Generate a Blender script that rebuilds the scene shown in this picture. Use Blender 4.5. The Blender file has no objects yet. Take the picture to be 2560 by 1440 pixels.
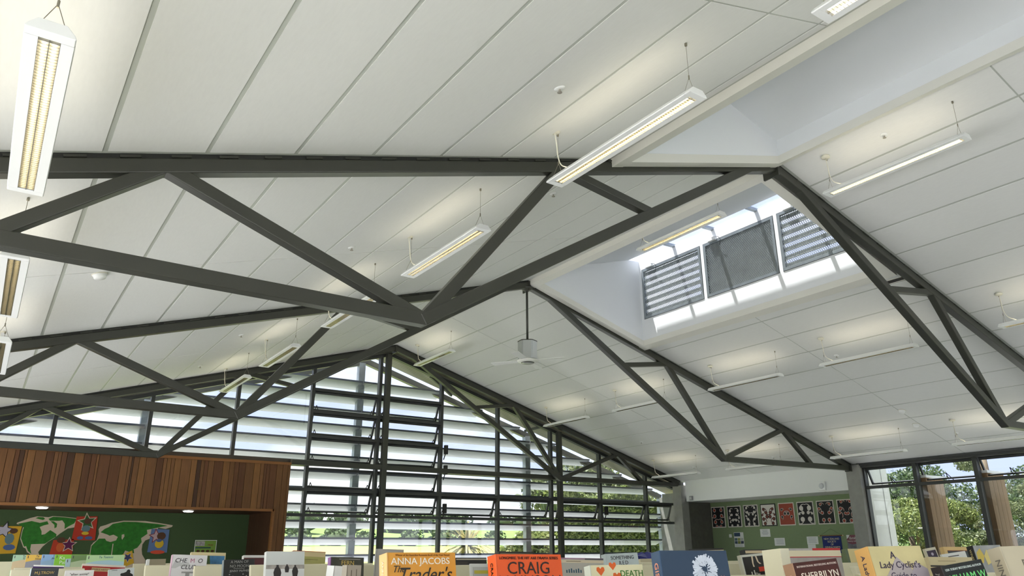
import bpy, bmesh, math, random
import numpy as np
from mathutils import Vector, Matrix, Euler

random.seed(7)
rng = np.random.default_rng(7)
S = bpy.context.scene
C = S.collection

# ------------------------------------------------------------------ camera
cam_d = bpy.data.cameras.new('camera')
cam_d.sensor_width = 36.0
cam_d.lens = 36.0 * 1885.78 / 2560.0
cam_d.clip_end = 1500
cam = bpy.data.objects.new('camera', cam_d)
C.objects.link(cam)
_r = Vector((0.82641865, -0.56304135, -0.00408046))
_u = Vector((-0.18157032, -0.27335042, 0.94462255))
_f = Vector((0.53297695, 0.77991281, 0.32813349))
cam.matrix_world = Matrix(((_r.x, _u.x, -_f.x, -6.9796), (_r.y, _u.y, -_f.y, -4.7434),
                           (_r.z, _u.z, -_f.z, 1.5), (0, 0, 0, 1)))
S.camera = cam

# ------------------------------------------------------------------ sky, sun, exposure
W = bpy.data.worlds.new('sky')
S.world = W
W.use_nodes = True
nt = W.node_tree
nt.nodes.clear()
n_out = nt.nodes.new('ShaderNodeOutputWorld')
n_bg = nt.nodes.new('ShaderNodeBackground')
n_tc = nt.nodes.new('ShaderNodeTexCoord')
n_map = nt.nodes.new('ShaderNodeMapping')
n_map.inputs['Scale'].default_value = (1.0, 1.0, 2.6)
n_noise = nt.nodes.new('ShaderNodeTexNoise')
n_noise.inputs['Scale'].default_value = 3.2
n_noise.inputs['Detail'].default_value = 6.0
n_noise.inputs['Roughness'].default_value = 0.55
n_ramp = nt.nodes.new('ShaderNodeValToRGB')
n_ramp.color_ramp.elements[0].position = 0.42
n_ramp.color_ramp.elements[0].color = (0.58, 0.66, 1.0, 1)
n_ramp.color_ramp.elements[1].position = 0.60
n_ramp.color_ramp.elements[1].color = (0.96, 0.98, 1.0, 1)
nt.links.new(n_tc.outputs['Generated'], n_map.inputs['Vector'])
nt.links.new(n_map.outputs['Vector'], n_noise.inputs['Vector'])
nt.links.new(n_noise.outputs['Fac'], n_ramp.inputs['Fac'])
nt.links.new(n_ramp.outputs['Color'], n_bg.inputs['Color'])
nt.links.new(n_bg.outputs['Background'], n_out.inputs['Surface'])
n_bg.inputs['Strength'].default_value = 0.84

sun_d = bpy.data.lights.new('sun', 'SUN')
sun_d.energy = 10.0
sun_d.angle = math.radians(0.6)
sun_d.color = (1.0, 0.96, 0.9)
sun = bpy.data.objects.new('sun', sun_d)
C.objects.link(sun)
sun.location = (-10, 20, 60)
sun.rotation_euler = Vector((0.24, -0.34, -1.41)).to_track_quat('-Z', 'Y').to_euler()

LAMP_DOWN, LAMP_UP = 4.5, 3.2
S.view_settings.view_transform = 'Standard'
S.view_settings.look = 'None'
S.view_settings.gamma = 1.0
S.view_settings.use_curve_mapping = False
S.view_settings.exposure = 0.82
S.cycles.use_denoising = True
S.cycles.max_bounces = 8
S.cycles.diffuse_bounces = 5
S.cycles.glossy_bounces = 3
S.cycles.transparent_max_bounces = 24
S.cycles.sample_clamp_indirect = 4.0
S.cycles.caustics_reflective = False
S.cycles.caustics_refractive = False

# ------------------------------------------------------------------ materials
MATS = {}
def lin(c):
    return tuple(((v / 255.0) / 12.92 if v / 255.0 <= 0.04045 else ((v / 255.0 + 0.055) / 1.055) ** 2.4) for v in c)

def mat(name, rgb, rough=0.6, metal=0.0, noise=0.0, nscale=8.0, stretch=None, bump=0.0, vary=0.0, spec=0.5, emit=None):
    """rgb: sRGB 0-255 surface colour. noise: brightness variation, vary: per-object variation."""
    if name in MATS:
        return MATS[name]
    m = bpy.data.materials.new(name)
    m.use_nodes = True
    t = m.node_tree
    b = t.nodes['Principled BSDF']
    col = lin(rgb)
    b.inputs['Base Color'].default_value = (*col, 1)
    b.inputs['Roughness'].default_value = rough
    b.inputs['Metallic'].default_value = metal
    b.inputs['Specular IOR Level'].default_value = spec
    if emit:
        b.inputs['Emission Color'].default_value = (*emit[0], 1)
        b.inputs['Emission Strength'].default_value = emit[1]
    last = None
    if noise > 0 or bump > 0:
        tc = t.nodes.new('ShaderNodeTexCoord')
        mp = t.nodes.new('ShaderNodeMapping')
        mp.inputs['Scale'].default_value = stretch or (1, 1, 1)
        t.links.new(tc.outputs['Object'], mp.inputs['Vector'])
        nz = t.nodes.new('ShaderNodeTexNoise')
        nz.inputs['Scale'].default_value = nscale
        nz.inputs['Detail'].default_value = 5
        t.links.new(mp.outputs['Vector'], nz.inputs['Vector'])
        if noise > 0:
            mr = t.nodes.new('ShaderNodeMapRange')
            mr.inputs['From Min'].default_value = 0.3
            mr.inputs['From Max'].default_value = 0.7
            mr.inputs['To Min'].default_value = 1 - noise
            mr.inputs['To Max'].default_value = 1 + noise
            t.links.new(nz.outputs['Fac'], mr.inputs['Value'])
            last = mr.outputs['Result']
        if bump > 0:
            bp = t.nodes.new('ShaderNodeBump')
            bp.inputs['Strength'].default_value = bump
            bp.inputs['Distance'].default_value = 0.01
            t.links.new(nz.outputs['Fac'], bp.inputs['Height'])
            t.links.new(bp.outputs['Normal'], b.inputs['Normal'])
    if vary > 0:
        oi = t.nodes.new('ShaderNodeObjectInfo')
        mr = t.nodes.new('ShaderNodeMapRange')
        mr.inputs['To Min'].default_value = 1 - vary
        mr.inputs['To Max'].default_value = 1 + vary
        t.links.new(oi.outputs['Random'], mr.inputs['Value'])
        if last is not None:
            mu = t.nodes.new('ShaderNodeMath')
            mu.operation = 'MULTIPLY'
            t.links.new(last, mu.inputs[0])
            t.links.new(mr.outputs['Result'], mu.inputs[1])
            last = mu.outputs[0]
        else:
            last = mr.outputs['Result']
    if last is not None:
        vm = t.nodes.new('ShaderNodeVectorMath')
        vm.operation = 'SCALE'
        vm.inputs[0].default_value = col
        t.links.new(last, vm.inputs['Scale'])
        t.links.new(vm.outputs['Vector'], b.inputs['Base Color'])
    MATS[name] = m
    return m

def glass_mat(name, tint=(0.97, 0.99, 1.0), refl=0.06):
    m = bpy.data.materials.new(name)
    m.use_nodes = True
    t = m.node_tree
    t.nodes.clear()
    o = t.nodes.new('ShaderNodeOutputMaterial')
    tr = t.nodes.new('ShaderNodeBsdfTransparent')
    tr.inputs['Color'].default_value = (*tint, 1)
    gl = t.nodes.new('ShaderNodeBsdfGlossy')
    gl.inputs['Roughness'].default_value = 0.02
    mx = t.nodes.new('ShaderNodeMixShader')
    mx.inputs['Fac'].default_value = refl
    t.links.new(tr.outputs[0], mx.inputs[1])
    t.links.new(gl.outputs[0], mx.inputs[2])
    t.links.new(mx.outputs[0], o.inputs['Surface'])
    MATS[name] = m
    return m

def emit_mat(name, rgb, strength):
    m = bpy.data.materials.new(name)
    m.use_nodes = True
    t = m.node_tree
    t.nodes.clear()
    o = t.nodes.new('ShaderNodeOutputMaterial')
    e = t.nodes.new('ShaderNodeEmission')
    e.inputs['Color'].default_value = (*rgb, 1)
    e.inputs['Strength'].default_value = strength
    t.links.new(e.outputs[0], o.inputs['Surface'])
    MATS[name] = m
    return m

def leaf_mat(name, a, b_, rough=0.5):
    m = bpy.data.materials.new(name)
    m.use_nodes = True
    t = m.node_tree
    p = t.nodes['Principled BSDF']
    p.inputs['Roughness'].default_value = rough
    g = t.nodes.new('ShaderNodeNewGeometry')
    rp = t.nodes.new('ShaderNodeValToRGB')
    rp.color_ramp.elements[0].color = (*lin(a), 1)
    rp.color_ramp.elements[1].color = (*lin(b_), 1)
    t.links.new(g.outputs['Random Per Island'], rp.inputs['Fac'])
    t.links.new(rp.outputs['Color'], p.inputs['Base Color'])
    tl = t.nodes.new('ShaderNodeBsdfTranslucent')
    t.links.new(rp.outputs['Color'], tl.inputs['Color'])
    mx = t.nodes.new('ShaderNodeMixShader')
    mx.inputs['Fac'].default_value = 0.35
    out = t.nodes['Material Output']
    t.links.new(p.outputs[0], mx.inputs[1])
    t.links.new(tl.outputs[0], mx.inputs[2])
    t.links.new(mx.outputs[0], out.inputs['Surface'])
    MATS[name] = m
    return m

STEEL = mat('painted_steel', (58, 59, 52), 0.36, noise=0.05, nscale=3)
STEEL2 = mat('window_frame_grey', (58, 60, 59), 0.4)
GALV = mat('galvanised_steel', (150, 158, 162), 0.4, 0.6, noise=0.15, nscale=6)
PANEL = mat('ceiling_panel', (228, 229, 225), 0.75, noise=0.015, nscale=60, stretch=(1, 0.2, 1), vary=0.012)
TBAR = mat('ceiling_grid', (186, 190, 181), 0.4)
WHITE = mat('white_paint', (236, 238, 236), 0.6)
TRIM = mat('cream_trim', (226, 225, 215), 0.6)
SHAFT = mat('skylight_lining', (232, 235, 236), 0.55)
LAMPW = mat('lamp_white', (238, 240, 238), 0.35)
LOUVM = mat('lamp_louvre_metal', (225, 220, 205), 0.18, 1.0)
TUBE = emit_mat('lamp_tube', (1.0, 0.96, 0.88), LAMP_DOWN)
UPL = emit_mat('lamp_uplight', (1.0, 0.88, 0.66), LAMP_UP)
WIRE = mat('wire_steel', (150, 145, 130), 0.4, 0.8)
CABLE = mat('white_cable', (225, 222, 205), 0.5)
GLASS = glass_mat('window_glass')
SKYGLASS = glass_mat('skylight_glass', (0.95, 0.97, 1.0), 0.04)
CONC = mat('concrete', (150, 150, 144), 0.75, noise=0.08, nscale=7, bump=0.15)
CONCD = mat('dark_concrete', (104, 102, 94), 0.8, noise=0.10, nscale=9, bump=0.1)
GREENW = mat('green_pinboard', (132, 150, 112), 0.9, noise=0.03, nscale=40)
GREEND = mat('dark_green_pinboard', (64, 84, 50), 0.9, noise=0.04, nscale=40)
FLOOR = mat('carpet', (182, 183, 184), 0.95, noise=0.1, nscale=90)
BLADE = mat('sunscreen_blade', (164, 168, 171), 0.45)
SOFF = mat('eave_soffit', (196, 190, 168), 0.6, noise=0.04, nscale=4)
CREAM = mat('cream_laminate', (226, 220, 190), 0.45)
PAGES = mat('book_pages', (236, 222, 188), 0.8, noise=0.05, nscale=120, stretch=(1, 12, 1))
BLACKP = mat('black_plastic', (28, 28, 27), 0.5)
PAPER = mat('paper_white', (232, 234, 232), 0.8)
INK = mat('ink_black', (30, 30, 32), 0.7)
BARK = mat('bark', (96, 84, 68), 0.9, noise=0.25, nscale=6, stretch=(1, 1, .2))
WOODS = [mat('cedar_a', (112, 76, 44), 0.5, noise=0.16, nscale=5, stretch=(9, 9, .7), vary=0.14, spec=.3),
         mat('cedar_b', (94, 60, 36), 0.5, noise=0.16, nscale=5, stretch=(9, 9, .7), vary=0.14, spec=.3),
         mat('cedar_dark', (70, 47, 32), 0.5, noise=0.14, nscale=5, stretch=(9, 9, .7), vary=0.1, spec=.3),
         mat('cedar_light', (122, 84, 46), 0.5, noise=0.16, nscale=5, stretch=(9, 9, .7), vary=0.1, spec=.3)]
WOODTRIM = mat('cedar_trim', (134, 90, 50), 0.45, noise=0.1, nscale=5, stretch=(.7, 9, 9), spec=.3)
WOODSOF = mat('cedar_soffit', (72, 42, 26), 0.5, noise=0.12, nscale=5, spec=.3)
FINW = mat('weathered_cedar', (136, 110, 80), 0.7, noise=0.16, nscale=6, stretch=(9, 9, .6), vary=0.08)

# ------------------------------------------------------------------ mesh helpers
class MB:
    def __init__(s):
        s.v, s.f = [], []
    def quad(s, a, b, c, d):
        n = len(s.v); s.v += [tuple(a), tuple(b), tuple(c), tuple(d)]; s.f.append((n, n + 1, n + 2, n + 3)); return s
    def box(s, x0, x1, y0, y1, z0, z1):
        n = len(s.v)
        s.v += [(x0, y0, z0), (x1, y0, z0), (x1, y1, z0), (x0, y1, z0), (x0, y0, z1), (x1, y0, z1), (x1, y1, z1), (x0, y1, z1)]
        s.f += [tuple(n + i for i in q) for q in ((0, 3, 2, 1), (4, 5, 6, 7), (0, 1, 5, 4), (1, 2, 6, 5), (2, 3, 7, 6), (3, 0, 4, 7))]
        return s
    def hexa(s, p):
        """8 points: bottom 4 then top 4"""
        n = len(s.v); s.v += [tuple(q) for q in p]
        s.f += [tuple(n + i for i in q) for q in ((0, 3, 2, 1), (4, 5, 6, 7), (0, 1, 5, 4), (1, 2, 6, 5), (2, 3, 7, 6), (3, 0, 4, 7))]
        return s
    def bar(s, p, q, w, h, side=(0, 1, 0)):
        """rectangular bar p->q: w along `side`, h along the third axis"""
        p, q = Vector(p), Vector(q); d = (q - p).normalized(); sd = Vector(side)
        sd = (sd - d * sd.dot(d)).normalized(); up = sd.cross(d).normalized()
        a, b = sd * (w / 2), up * (h / 2)
        return s.hexa([p - a - b, p + a - b, q + a - b, q - a - b, p - a + b, p + a + b, q + a + b, q - a + b])
    def prism(s, poly, axis, a, b):
        """poly: 2D list; axis 'y': (x,z) extruded in y; 'x': (y,z) in x; 'z': (x,y) in z"""
        n = len(s.v); k = len(poly)
        def P(t, u):
            return (t[0], u, t[1]) if axis == 'y' else ((u, t[0], t[1]) if axis == 'x' else (t[0], t[1], u))
        s.v += [P(t, a) for t in poly] + [P(t, b) for t in poly]
        s.f.append(tuple(n + i for i in range(k))); s.f.append(tuple(n + k + i for i in reversed(range(k))))
        for i in range(k):
            j = (i + 1) % k
            s.f.append((n + i, n + k + i, n + k + j, n + j))
        return s
    def tube(s, pts, r, n=6, cap=True):
        pts = [Vector(p) for p in pts]; base = len(s.v); m = len(pts)
        rr = r if isinstance(r, (list, tuple)) else [r] * m
        ref = Vector((0, 0, 1))
        for i, p in enumerate(pts):
            d = (pts[min(i + 1, m - 1)] - pts[max(i - 1, 0)]).normalized()
            rf = ref if abs(d.dot(ref)) < 0.95 else Vector((1, 0, 0))
            a = d.cross(rf).normalized(); b = d.cross(a).normalized()
            for k in range(n):
                t = 2 * math.pi * k / n
                s.v.append(tuple(p + (a * math.cos(t) + b * math.sin(t)) * rr[i]))
        for i in range(m - 1):
            for k in range(n):
                j = (k + 1) % n
                s.f.append((base + i * n + k, base + i * n + j, base + (i + 1) * n + j, base + (i + 1) * n + k))
        if cap:
            s.f.append(tuple(base + k for k in reversed(range(n))))
            s.f.append(tuple(base + (m - 1) * n + k for k in range(n)))
        return s
    def lathe(s, prof, n=20, c=(0, 0)):
        """prof: list of (r,z)"""
        base = len(s.v); m = len(prof)
        for r, z in prof:
            for k in range(n):
                t = 2 * math.pi * k / n
                s.v.append((c[0] + r * math.cos(t), c[1] + r * math.sin(t), z))
        for i in range(m - 1):
            for k in range(n):
                j = (k + 1) % n
                s.f.append((base + i * n + k, base + i * n + j, base + (i + 1) * n + j, base + (i + 1) * n + k))
        s.f.append(tuple(base + k for k in reversed(range(n)))); s.f.append(tuple(base + (m - 1) * n + k for k in range(n)))
        return s
    def mesh(s, name, m=None, smooth=False, bevel=0.0):
        me = bpy.data.meshes.new(name); me.from_pydata(s.v, [], s.f); me.update()
        bm = bmesh.new(); bm.from_mesh(me)
        bmesh.ops.recalc_face_normals(bm, faces=bm.faces)
        if bevel > 0:
            bmesh.ops.bevel(bm, geom=list(bm.edges), offset=bevel, segments=2, profile=0.5, affect='EDGES', clamp_overlap=True)
        bm.to_mesh(me); bm.free()
        if m: me.materials.append(m)
        if smooth:
            me.polygons.foreach_set('use_smooth', [True] * len(me.polygons))
        return me

def link(name, me, parent=None, loc=None, rot=None):
    o = bpy.data.objects.new(name, me); C.objects.link(o)
    if parent: o.parent = parent
    if loc: o.location = loc
    if rot: o.rotation_euler = rot
    return o
def obj(name, mb, m, parent=None, smooth=False, bevel=0.0, loc=None, rot=None):
    return link(name, mb.mesh(name, m, smooth, bevel), parent, loc, rot)
def tag(o, label=None, cat=None, group=None, kind=None):
    if label: o['label'] = label
    if cat: o['category'] = cat
    if group: o['group'] = group
    if kind: o['kind'] = kind
    return o
def thing(name, label, cat, loc=(0, 0, 0), rz=0.0, group=None):
    o = bpy.data.objects.new(name, None); C.objects.link(o)
    o.location = loc; o.rotation_euler = (0, 0, rz); o.empty_display_size = 0.1
    return tag(o, label, cat, group)
def struct(name, mb, m, label=None, parent=None):
    o = obj(name, mb, m, parent)
    if parent is None: tag(o, label, None, None, 'structure')
    return o
def sroot(name, label, loc=(0, 0, 0)):
    o = bpy.data.objects.new(name, None); C.objects.link(o); o.location = loc
    return tag(o, label, None, None, 'structure')
def text(body, size, loc, rot, m, parent, align='CENTER', name='lettering', depth=0.0004, sx=1.0, shear=0.0, space=1.0):
    cu = bpy.data.curves.new(name, 'FONT'); cu.body = body; cu.size = size; cu.align_x = align; cu.align_y = 'CENTER'
    cu.extrude = depth; cu.shear = shear; cu.space_character = space; cu.resolution_u = 3
    tmp = bpy.data.objects.new(name, cu)
    me = bpy.data.meshes.new_from_object(tmp); me.name = name
    bpy.data.objects.remove(tmp); bpy.data.curves.remove(cu)
    me.materials.clear(); me.materials.append(m)
    o = bpy.data.objects.new(name, me); C.objects.link(o); o.parent = parent; o.location = loc; o.rotation_euler = rot
    o.scale = (sx, 1, 1)
    return o

# ------------------------------------------------------------------ dimensions of the hall
SL = 0.2967                  # roof slope
ZC = 5.785                   # ceiling height at the ridge line
def zc(x): return ZC - SL * abs(x)
Y1, Y2, Y3 = 0.0, 4.956, 10.0
HALF = 8.62
YB = -9.5                    # back wall behind the camera
# ------------------------------------------------------------------ floor and shell
struct('floor', MB().box(-9, 9.0, YB, 10.4, -0.1, 0.0).box(8.6, 9.8, 5.0, 10.2, -0.1, 0.0).box(-9, -2.1, 10.3, 11.8, -0.1, 0.0), FLOOR, 'grey carpet floor of the library hall')

JL = [0.4115 + 0.5747 * k for k in range(15)]
JR = [0.588 + 0.568 * k for k in range(15)]
BAYS = [(-4.76, -0.02, -2.33), (0.12, 4.94, 2.57), (5.08, 9.98, 7.55)]
SKX0, SKX1 = 0.11, 2.44      # skylight opening
def slab(xa, xb, ya, yb, o0, o1, sg):
    """slanted slab under the roof slope; xa<xb are |x|; sg side"""
    P = lambda x, y, o: (sg * x, y, zc(x) + o)
    return [P(xa, ya, o0), P(xb, ya, o0), P(xb, yb, o0), P(xa, yb, o0), P(xa, ya, o1), P(xb, ya, o1), P(xb, yb, o1), P(xa, yb, o1)]
for sg, name, J, lab in ((-1, 'ceiling_left', JL, 'pale panelled ceiling slope left of the ridge'), (1, 'ceiling_right', JR, 'pale panelled ceiling slope right of the ridge')):
    mb = MB()
    regions = [(0, HALF + .1, YB, -4.76), (0, HALF + .1, -4.76, -0.0), (0, HALF + .1, 0.0, 5.0), (0, HALF + .1, 5.0, 10.42)]
    for i, (xa, xb, ya, yb) in enumerate(regions):
        if (sg < 0 and i == 1) or (sg > 0 and i == 2):
            mb.hexa(slab(SKX1 + .10, xb, ya, yb, 0.005, 0.16, sg))
            y0, y1 = (-4.62, -0.12) if i == 1 else (0.30, 4.83)
            mb.hexa(slab(0, SKX1 + .10, ya, y0 - .08, 0.005, 0.16, sg)); mb.hexa(slab(0, SKX1 + .10, y1 + .08, yb, 0.005, 0.16, sg))
        else:
            mb.hexa(slab(xa, xb, ya, yb, 0.005, 0.16, sg))
    root = struct(name, mb, TBAR, lab)
    cuts = [0.0] + [j for j in J if j < 8.5] + [8.6]
    for bi, (ya, yb, ym) in enumerate(BAYS):
        for xa, xb in zip(cuts[:-1], cuts[1:]):
            for (p, q) in ((ya, ym), (ym, yb)):
                if (sg < 0 and bi == 0) or (sg > 0 and bi == 1):
                    if xb <= 2.62: continue
                    xx = max(xa, 2.60)
                    if xb - xx < .06: continue
                else: xx = xa
                obj('panel', MB().hexa(slab(xx + (.015 if xx > 0 else 0), xb - .015, p + .008, q - .008, 0.0, 0.0055, sg)), PANEL, root)
    if sg < 0:
        for k in range(8):   # ceiling behind the camera, same boards
            obj('panel', MB().hexa(slab(0.02 + k * 1.07, 1.05 + k * 1.07, YB + .1, -4.9, 0.0, 0.0055, sg)), PANEL, root)
    else:
        for k in range(8):
            obj('panel', MB().hexa(slab(0.02 + k * 1.07, 1.05 + k * 1.07, YB + .1, -4.9, 0.0, 0.0055, sg)), PANEL, root)

# back wall and left wall (out of the picture, with window openings added to light the hall)
mb = MB().box(-9, 9, YB - .15, YB, 0, 1.0).box(-9, 9, YB - .15, YB, 2.2, 3.3).prism([(-9, 3.3), (9, 3.3), (0, 5.8)], 'y', YB - .15, YB)
for x in (-8.8, -5.9, -3.0, 0, 3.0, 5.9, 8.8): mb.box(x - .07, x + .07, YB - .15, YB, 1.0, 2.2)
struct('wall_back', mb, WHITE, 'white back wall of the hall')
mb = MB().box(-8.8, -8.65, YB, 10.3, 0, .10).box(-8.8, -8.65, YB, 10.3, 2.15, 3.3)
for y in np.arange(YB, 10.3, 1.6): mb.box(-8.8, -8.65, y, y + .1, .10, 2.15)
struct('wall_left', mb, WHITE, 'left side wall of the hall with window openings added for light')

# ------------------------------------------------------------------ roof trusses
zA, XN, ZN, XT1, XT2, XW1, XW4, XE, ZE, ZL = 5.7045, 4.5062, 3.1135, 3.1624, 6.3809, 2.0521, 7.2281, 8.5785, 3.1495, 5.8477
lo = lambda x: (ZL + (ZN - ZL) * x / XN) if x < XN else ZN + (ZE - ZN) * (x - XN) / (XE - XN)
hi = lambda x: zA - SL * x
cleat_me = MB().box(-.06, .06, -.004, .09, .004, .020).mesh('cleat', STEEL)
PACK = mat('packing_dark', (38, 39, 36), .6)
def truss(Y, label, cleats):
    t = thing('roof_truss', label, 'roof truss', (0, Y, 0), 0, 'steel roof trusses')
    y = .05
    for sg in (-1, 1):
        P = lambda x, z: (sg * x, y, z)
        def member(n, a, b, w=.1, h=.1):
            return obj(n, MB().bar(P(*a), P(*b), w, h), STEEL, t, bevel=.008)
        member('top_chord', (0.0, hi(0)), (XE + .06, hi(XE + .06)), .100 if sg < 0 else .0995)
        obj('packing_strip', MB().bar((0, y + .004, hi(0) + .066), (sg * XE, y + .004, hi(XE) + .066), .088, .036), PACK, t)
        member('bottom_chord', (0.36, lo(.36)), (XN + .02, lo(XN) - .012), .103)
        member('tie_chord', (XN - .01, ZN), (XE, ZE), .097)
        member('web_member', (XW1, lo(XW1)), (XT1, hi(XT1)), .09, .08)
        member('web_member', (XT1, hi(XT1)), (XN, ZN), .09, .095)
        member('web_member', (XN, ZN), (XT2, hi(XT2)), .09, .09)
        member('web_member', (XT2, hi(XT2)), (XW4, lo(XW4)), .09, .085)
        obj('heel_plate', MB().box(sg * XE - .09, sg * XE + .09, -.01, .12, ZE - .07, hi(XE) + .05), STEEL, t)
        if cleats:
            x = .55
            while x < XE - .2:
                link('cleat', cleat_me, t, (sg * x, 0.0, hi(x) + .05), (0, sg * math.atan(SL), 0)); x += .2875
    obj('apex_plate', MB().box(-.012, .012, -.03, .18, 5.60, 5.765), STEEL, t)
    return t
truss(Y1, 'dark steel roof truss nearest the camera, across the top of the picture', True)
truss(Y2, 'dark steel roof truss in the middle, carrying the hanging ceiling fan', True)
truss(Y3, 'dark steel roof truss in front of the glazed gable wall', False)

# ------------------------------------------------------------------ skylight shafts
def shaft(name, sg, y0, y1, label, vents):
    """rises on side sg of the ridge; y0..y1; wall with vents at |x|=SKX1"""
    root = sroot(name, label)
    zt = lambda x: 5.93 + SL * x            # shaft ceiling
    xg = 2.19
    X = lambda x: sg * x
    def q(n, pts, m, th):
        # thickened polygon: pts and pts offset by th
        nmb = MB(); k = len(pts); a = [Vector(p) for p in pts]; b = [p + Vector(th) for p in a]
        nmb.v = [tuple(p) for p in a + b]; nmb.f = [tuple(range(k)), tuple(range(2 * k - 1, k - 1, -1))] + [(i, i + k, (i + 1) % k + k, (i + 1) % k) for i in range(k)]
        return obj(n, nmb, m, root)
    zb = lambda x: zc(x) + .0125
    q('end_wall', [(X(SKX0), y1, zb(SKX0)), (X(SKX1), y1, zb(SKX1)), (X(SKX1), y1, 6.60), (X(xg), y1, zt(xg)), (X(SKX0), y1, zt(SKX0))], SHAFT, (0, .06, 0))
    q('end_wall', [(X(SKX0), y0, zb(SKX0)), (X(SKX1), y0, zb(SKX1)), (X(SKX1), y0, 6.60), (X(xg), y0, zt(xg)), (X(SKX0), y0, zt(SKX0))], SHAFT, (0, -.06, 0))
    q('ridge_wall', [(X(SKX0), y0, zb(SKX0)), (X(SKX0), y1, zb(SKX0)), (X(SKX0), y1, zt(SKX0)), (X(SKX0), y0, zt(SKX0))], SHAFT, (X(-.05), 0, 0))
    q('shaft_ceiling', [(X(SKX0), y0, zt(SKX0)), (X(SKX0), y1, zt(SKX0)), (X(xg), y1, zt(xg)), (X(xg), y0, zt(xg))], SHAFT, (0, 0, .1))
    # clerestory wall with holes for the vents
    V = vents
    mbw = MB(); xa, xb = SKX1, SKX1 + .09
    def wb(ya, yb, za, zb_):
        x0, x1 = sorted((X(xa), X(xb))); mbw.box(x0, x1, ya, yb, za, zb_)
    zlo, zhi = zc(SKX1) + .0125, 6.62
    if V:
        z0, z1 = V[0][2], V[0][3]
        wb(y0, y1, zlo, z0); wb(y0, y1, z1, zhi)
        ys = [y0] + [v for a in V for v in (a[0], a[1])] + [y1]
        for i in range(0, len(ys), 2):
            if ys[i + 1] - ys[i] > .01: wb(ys[i], ys[i + 1], z0, z1)
    else:
        wb(y0, y1, zlo, zhi)
    obj('clerestory_wall', mbw, SHAFT, root)
    q('glazing', [(X(xg), y0, zt(xg) + .04), (X(xg), y1, zt(xg) + .04), (X(SKX1 + .02), y1, 6.63), (X(SKX1 + .02), y0, 6.63)], SKYGLASS, (0, 0, .01))
    ym = 2.13 if sg > 0 else -2.4
    for k in (-3, -2, -1, 0, 1, 2, 3):
        yy = ym + .90 * k
        if y0 + .05 < yy < y1 - .05:
            obj('glazing_bar', MB().bar((X(xg - .03), yy, zt(xg) + .03), (X(SKX1 + .03), yy, 6.615), .055, .05), GALV, root)
    obj('glazing_bar', MB().bar((X(xg - .015), y0, zt(xg) + .055), (X(xg - .015), y1, zt(xg) + .055), .03, .05, (1, 0, 0)), GALV, root)
    # dropped trim round the opening
    w, d0, d1 = .14, -.085, .012
    for (a, b, c, d) in ((SKX0 - w + .03, SKX0, y0 - w, y1 + w), (SKX1, SKX1 + w, y0 - w, y1 + w), (SKX0, SKX1, y0 - w, y0), (SKX0, SKX1, y1, y1 + min(w, .11))):
        obj('opening_trim', MB().hexa(slab(a, b, c, d, d0, d1, sg)), TRIM, root)
    return root
VZ0, VZ1 = 5.48, 6.385
VENTS = [(0.37, 1.74, VZ0, VZ1), (1.86, 3.24, VZ0, VZ1), (3.36, 4.74, VZ0, VZ1)]
shaft('wall_skylight_1', -1, -4.62, -0.12, 'white lined roof light shaft at the ridge, nearest the camera', None)
shaft('wall_skylight_2', 1, 0.30, 4.83, 'white lined roof light shaft with sunlit vent wall', VENTS)

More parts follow.
